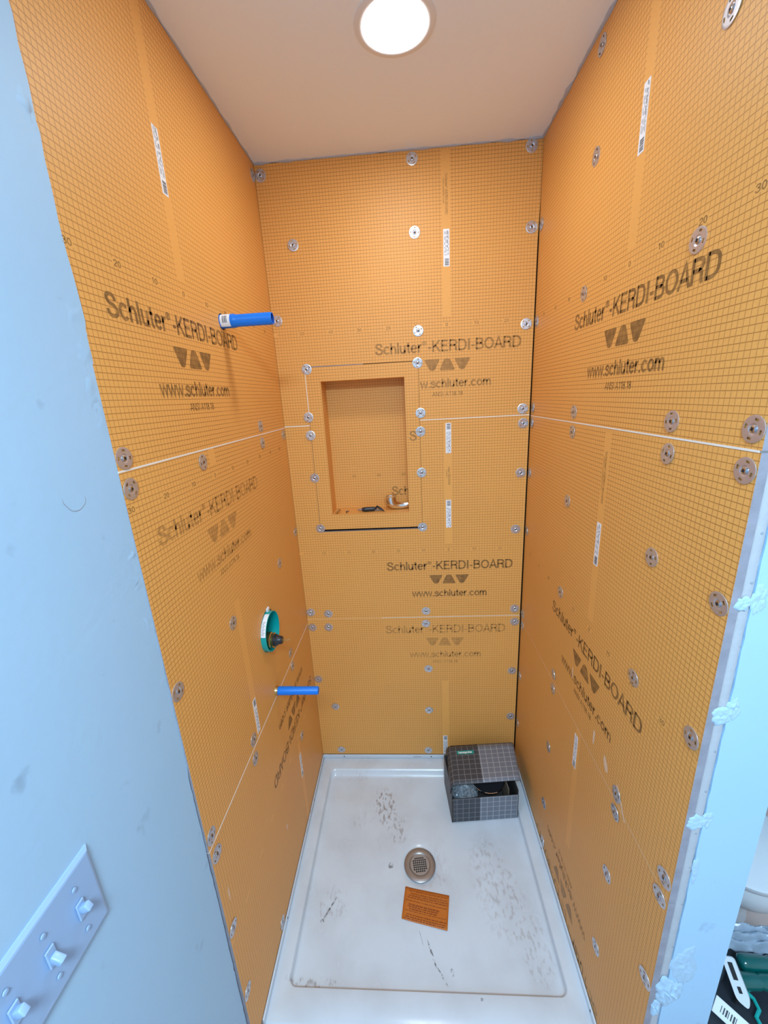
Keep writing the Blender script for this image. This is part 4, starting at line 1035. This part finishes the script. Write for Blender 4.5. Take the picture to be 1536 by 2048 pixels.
# bubble wrap wad and chrome ring inside
def blob(name, c, r, parent, material, seed, amp, freq, label, cat):
    bm = bmesh.new(); bmesh.ops.create_icosphere(bm, subdivisions=5, radius=1)
    vs = []
    for v in bm.verts:
        d = v.co.normalized(); k = 1 + amp * noise.noise(d * freq + Vector((seed, 0, 0))) + amp * .6 * abs(noise.noise(d * freq * 3.1 + Vector((0, seed, 0))))
        vs.append(Vector(c) + bd * (d.x * r[0] * k) + bn * (d.y * r[1] * k) + bz_ * (d.z * r[2] * k))
    bm.verts.index_update(); fs = [tuple(v.index for v in f.verts) for f in bm.faces]; bm.free()
    o = build(name, vs, fs, material, parent, smooth=True); return tag(o, label, cat)
blob('bubble_wrap', bp(6.4, 6.5, 8.0), (5.0, 5.2, 4.4), None, M['bubble'], 4, .22, 5.5, 'crumpled clear bubble wrap wad inside the grey carton', 'packaging')
mb = MB(); rc = bp(16.6, 8.0, 11.9); ring = []
for k in range(49):
    a = 2 * math.pi * k / 48; ring.append(rc + bd * (6.6 * math.cos(a)) + (bn * 0.93 + bz_ * 0.10) * (6.6 * math.sin(a)))
mb.tube(ring, 0.28, 10, cap=False)
cr = mb.out('trim_plate_rim', M['chrome'], None, smooth=True)
cr.name = 'trim_plate'; WO['trim_plate'] = WO.get('trim_plate_rim'); tag(cr, 'thin chrome ring of a round trim plate inside the grey carton', 'trim plate')
vs = [rc - bz_ * .15] + [rc - bz_ * .15 + bd * (6.5 * math.cos(2 * math.pi * k / 48)) + (bn * .93 + bz_ * .1) * (6.5 * math.sin(2 * math.pi * k / 48)) for k in range(48)]
mbp = MB(); mbp.add(vs, [(0, 1 + k, 1 + (k + 1) % 48) for k in range(48)]); mbp.add([v - bz_ * .2 for v in vs], [(0, 1 + (k + 1) % 48, 1 + k) for k in range(48)]); mbp.out('plate_face', M['black'], cr)

# ---- orange paper note on the pan
nt = empty('paper_note', (45.8, -56, 3.1), 'orange printed paper slip lying on the pan in front of the drain', 'paper')
c4 = [Vector((39.0, -50.3, 0)), Vector((54.1, -52.8, 0)), Vector((52.5, -62.4, 0)), Vector((37.7, -59.5, 0))]
def paper_pt(s, t, lift=0.0):
    p = (c4[0] * (1 - s) + c4[1] * s) * (1 - t) + (c4[3] * (1 - s) + c4[2] * s) * t
    r = (p - Vector((DC.x, DC.y, 0))).length
    z = 2.80 + 0.34 * min(1, max(0, (r - 7.4) / 28)) + 0.16 + 0.22 * (abs(s - .5) * 2) ** 3 * (1 if s < .5 else .6) + 0.15 * math.sin(2.2 * s + 3 * t) ** 2 + lift
    return Vector((p.x, p.y, z))
vs = [paper_pt(i / 12, j / 9) for j in range(10) for i in range(13)]
fs = [(j * 13 + i, j * 13 + i + 1, j * 13 + 14 + i, j * 13 + 13 + i) for j in range(9) for i in range(12)]
sh = build('paper_sheet', vs, fs, M['paper'], nt, smooth=True); so = sh.modifiers.new('thickness', 'SOLIDIFY'); so.thickness = 0.0004
mb = MB(); rnd = random.Random(9)
def bar(s0, s1, t0, t1):
    k = 4; vs = []
    for i in range(k + 1):
        s = s0 + (s1 - s0) * i / k; vs += [paper_pt(s, t0, .09), paper_pt(s, t1, .09)]
    mb.add(vs, [(2 * i, 2 * i + 2, 2 * i + 3, 2 * i + 1) for i in range(k)])
for (t, a, b, hgt) in [(.09, .10, .95, .028), (.17, .14, .97, .03), (.235, .1, .97, .03), (.30, .08, .97, .03), (.40, .05, .97, .022), (.50, .12, .80, .04), (.565, .1, .78, .035), (.63, .14, .76, .035), (.70, .06, .96, .02), (.80, .1, .97, .03), (.87, .08, .96, .03), (.93, .05, .96, .03)]:
    s = a
    while s < b:
        w = rnd.uniform(.02, .09); bar(s, min(b, s + w), t, t + hgt); s += w + rnd.uniform(.008, .02)
o = mb.out('printed_text', M['paperink'], nt); o['kind'] = 'stuff'

# ================================================================== beyond the right partition
bag = empty('tool_bag', (124, -84, 0), 'black tool bag with teal piping on the floor past the right partition', 'bag')
def soft_box(name, a, b, material, parent, seed, amp, r=3.0, sub=3):
    bm = bmesh.new(); bmesh.ops.create_cube(bm, size=1)
    ce_ = [(a[i] + b[i]) / 2 for i in range(3)]; sz = [b[i] - a[i] for i in range(3)]
    for v in bm.verts: v.co = Vector([ce_[i] + v.co[i] * sz[i] for i in range(3)])
    bmesh.ops.bevel(bm, geom=bm.edges[:], offset=r, segments=3, profile=0.5, affect='EDGES')
    bmesh.ops.subdivide_edges(bm, edges=bm.edges[:], cuts=sub, use_grid_fill=True)
    bm.normal_update()
    for v in bm.verts: v.co += v.normal * amp * noise.noise(v.co * .16 + Vector((seed, 0, 0))) if v.co.z > 1 else Vector((0, 0, 0))
    bm.verts.index_update(); vs = [v.co.copy() for v in bm.verts]; fs = [tuple(v.index for v in f.verts) for f in bm.faces]; bm.free()
    return build(name, vs, fs, material, parent, smooth=True)
soft_box('bag_body', (105, -103, 0.2), (139, -73, 25), M['bagfabric'], bag, 3, 2.0)
mb = MB(); mb.tube([(121.9, -84.0, 26.6), (123.0, -85.6, 26.6), (122.8, -87.4, 26.6), (121.2, -88.6, 26.6), (121.2, -91.5, 26.6)], 0.42, 8); mb.out('piping', M['tealtrim'], bag, smooth=True)
mb = MB(); mb.tube([(112, -86, 24.5), (114, -84.5, 28.6), (117, -82.5, 29.4), (119.5, -80.5, 28.8), (121, -79, 24.5)], 0.9, 10); mb.out('carry_handle', M['bagfabric'], bag, smooth=True)
mb = MB(); ml = axis_mtx((115.3, -89.0, 26.9), (-0.45, -0.45, 0.8), (0.55, -0.65, 0)); mb.rbox((-3.2, -1.7, 0), (3.2, 1.7, 0.25), 0.1, 0, ml, 1)
for k in range(7): mb.box((-1.9 + k * .45, -.7, .25), (-1.9 + k * .45 + (.12, .22, .3)[k % 3], .7, .29), 1, ml)
mb.out('barcode_tag', [M['sticker'], M['ink']], bag)
gt = empty('power_tool', (128, -82, 26.5), 'glossy dark green cylindrical power tool lying on the black tool bag', 'power tool')
mb = MB(); mg = axis_mtx((123.0, -80.4, 29.2), (1, -0.06, 0.02), (0, 0, 1)); mb.lathe([(1.0, 0), (1.6, .4), (1.75, 1.5), (1.75, 6), (1.5, 6.6), (1.75, 7.2), (1.75, 13), (1.2, 14)], 24, mg, cap0=True, cap1=True); mb.out('motor_housing', M['greentube'], gt, smooth=True, sharp=50)
mb = MB(); mg = axis_mtx((119.6, -83.6, 29.0), (1, -0.02, 0.0), (0, 0, 1)); mb.lathe([(0.8, -.3), (0.85, 0), (1.5, .3), (1.7, 1.2), (1.7, 5), (1.4, 5.6), (1.6, 6.2), (1.6, 14)], 24, mg, cap0=True, cap1=True); mb.out('grip', M['greentube'], gt, smooth=True, sharp=50)
hc = empty('plastic_holder', (117.5, -86, 30), 'pale oblong plastic holder with dark slots leaning on the tool bag', 'holder')
mh = axis_mtx((118.0, -85.6, 33.2), (-0.62, -0.5, 0.6), (0.05, -0.75, -0.62))
ol = round_poly([(-4.0, -1.3), (3.0, -1.3), (4.4, 0.5), (2.6, 1.4), (-4.0, 1.2)], 0.8)
vs = [mh @ Vector((p.x, p.y, 0)) for p in ol] + [mh @ Vector((p.x, p.y, .8)) for p in ol]; k = len(ol)
build('holder_body', vs, [tuple(reversed(range(k))), tuple(range(k, 2 * k))] + [(i, (i + 1) % k, k + (i + 1) % k, k + i) for i in range(k)], M['whiteplastic'], hc)
mb = MB(); mb.rbox((-3.1, -.45, .78), (-.2, .5, .88), .04, 0, mh, 1); mb.rbox((.8, -.3, .78), (1.9, .4, .88), .04, 0, mh, 1); mb.out('slot', M['dark'], hc)
mb = MB(); mb.tube([(118.3, -86.5, 30.5), (118.6, -86.0, 26.2)], 0.5, 8); mb.out('stem', M['dark'], hc, smooth=True)
# crumpled grey film
vs = []; fs = []; nf = 24
for i in range(nf + 1):
    for j in range(nf + 1):
        s, t = i / nf, j / nf
        p = Vector((121.5, -77.0, 27.0)).lerp(Vector((139, -78.4, 27.0)), s) + Vector((2.5, 5.0, 1.5)) * t
        vs.append(p + Vector((0, 0, 1)) * (1.9 * abs(noise.noise(Vector((s * 4, t * 3, 1)))) + 1.0 * noise.noise(Vector((s * 11, t * 6, 4))) + 1.2 * math.sin(math.pi * t)))
for i in range(nf):
    for j in range(nf): fs.append((i * (nf + 1) + j, i * (nf + 1) + j + 1, (i + 1) * (nf + 1) + j + 1, (i + 1) * (nf + 1) + j))
fm = build('plastic_film', vs, fs, M['film'], None, smooth=True, sharp=40); so = fm.modifiers.new('thickness', 'SOLIDIFY'); so.thickness = 0.001
tag(fm, 'crumpled grey plastic film heaped at the far edge of the tool bag', 'plastic film')
# white moulded fixture
wf = empty('white_fixture', (148, -46, 0), 'white moulded fixture with a rounded rim and dark slots past the right partition', 'fixture')
FC = Vector((145.0, -50.0, 0)); mw = axis_mtx(FC, (0, 0, 1), (1, 0, 0))
mb = MB(); mb.lathe([(7, 0), (6.5, 3), (7, 9), (10.5, 14), (14, 18), (15.3, 21), (15.5, 24), (15.0, 26.5), (13, 27)], 48, mw, cap1=True); mb.out('bowl', M['whiteplastic'], wf, smooth=True, sharp=50)
mb = MB(); mb.lathe([(15.4, 27.2), (16.0, 27.8), (16.0, 29.2), (15.2, 29.8), (0.01, 30.4)], 48, mw, cap0=True); mb.out('cover', M['whiteplastic'], wf, smooth=True, sharp=50)
mb = MB(); mb.rbox((128, -33, 24), (172, -27, 70), 1.5); mb.out('tank', M['whiteplastic'], wf, smooth=True, sharp=50)
for (an, z, w, h) in ((232, 21.0, 4.2, 0.9), (222, 24.2, 1.5, 1.6)):
    d = Vector((math.cos(math.radians(an)), math.sin(math.radians(an)), 0))
    mb = MB(); mb.rbox((-w / 2, -h / 2, -1.2), (w / 2, h / 2, 0.3), 0.2, 0, axis_mtx(FC + d * 15.3 + Vector((0, 0, z)), d, (d.y, -d.x, 0)), 1); mb.out('slot', M['dark'], wf)
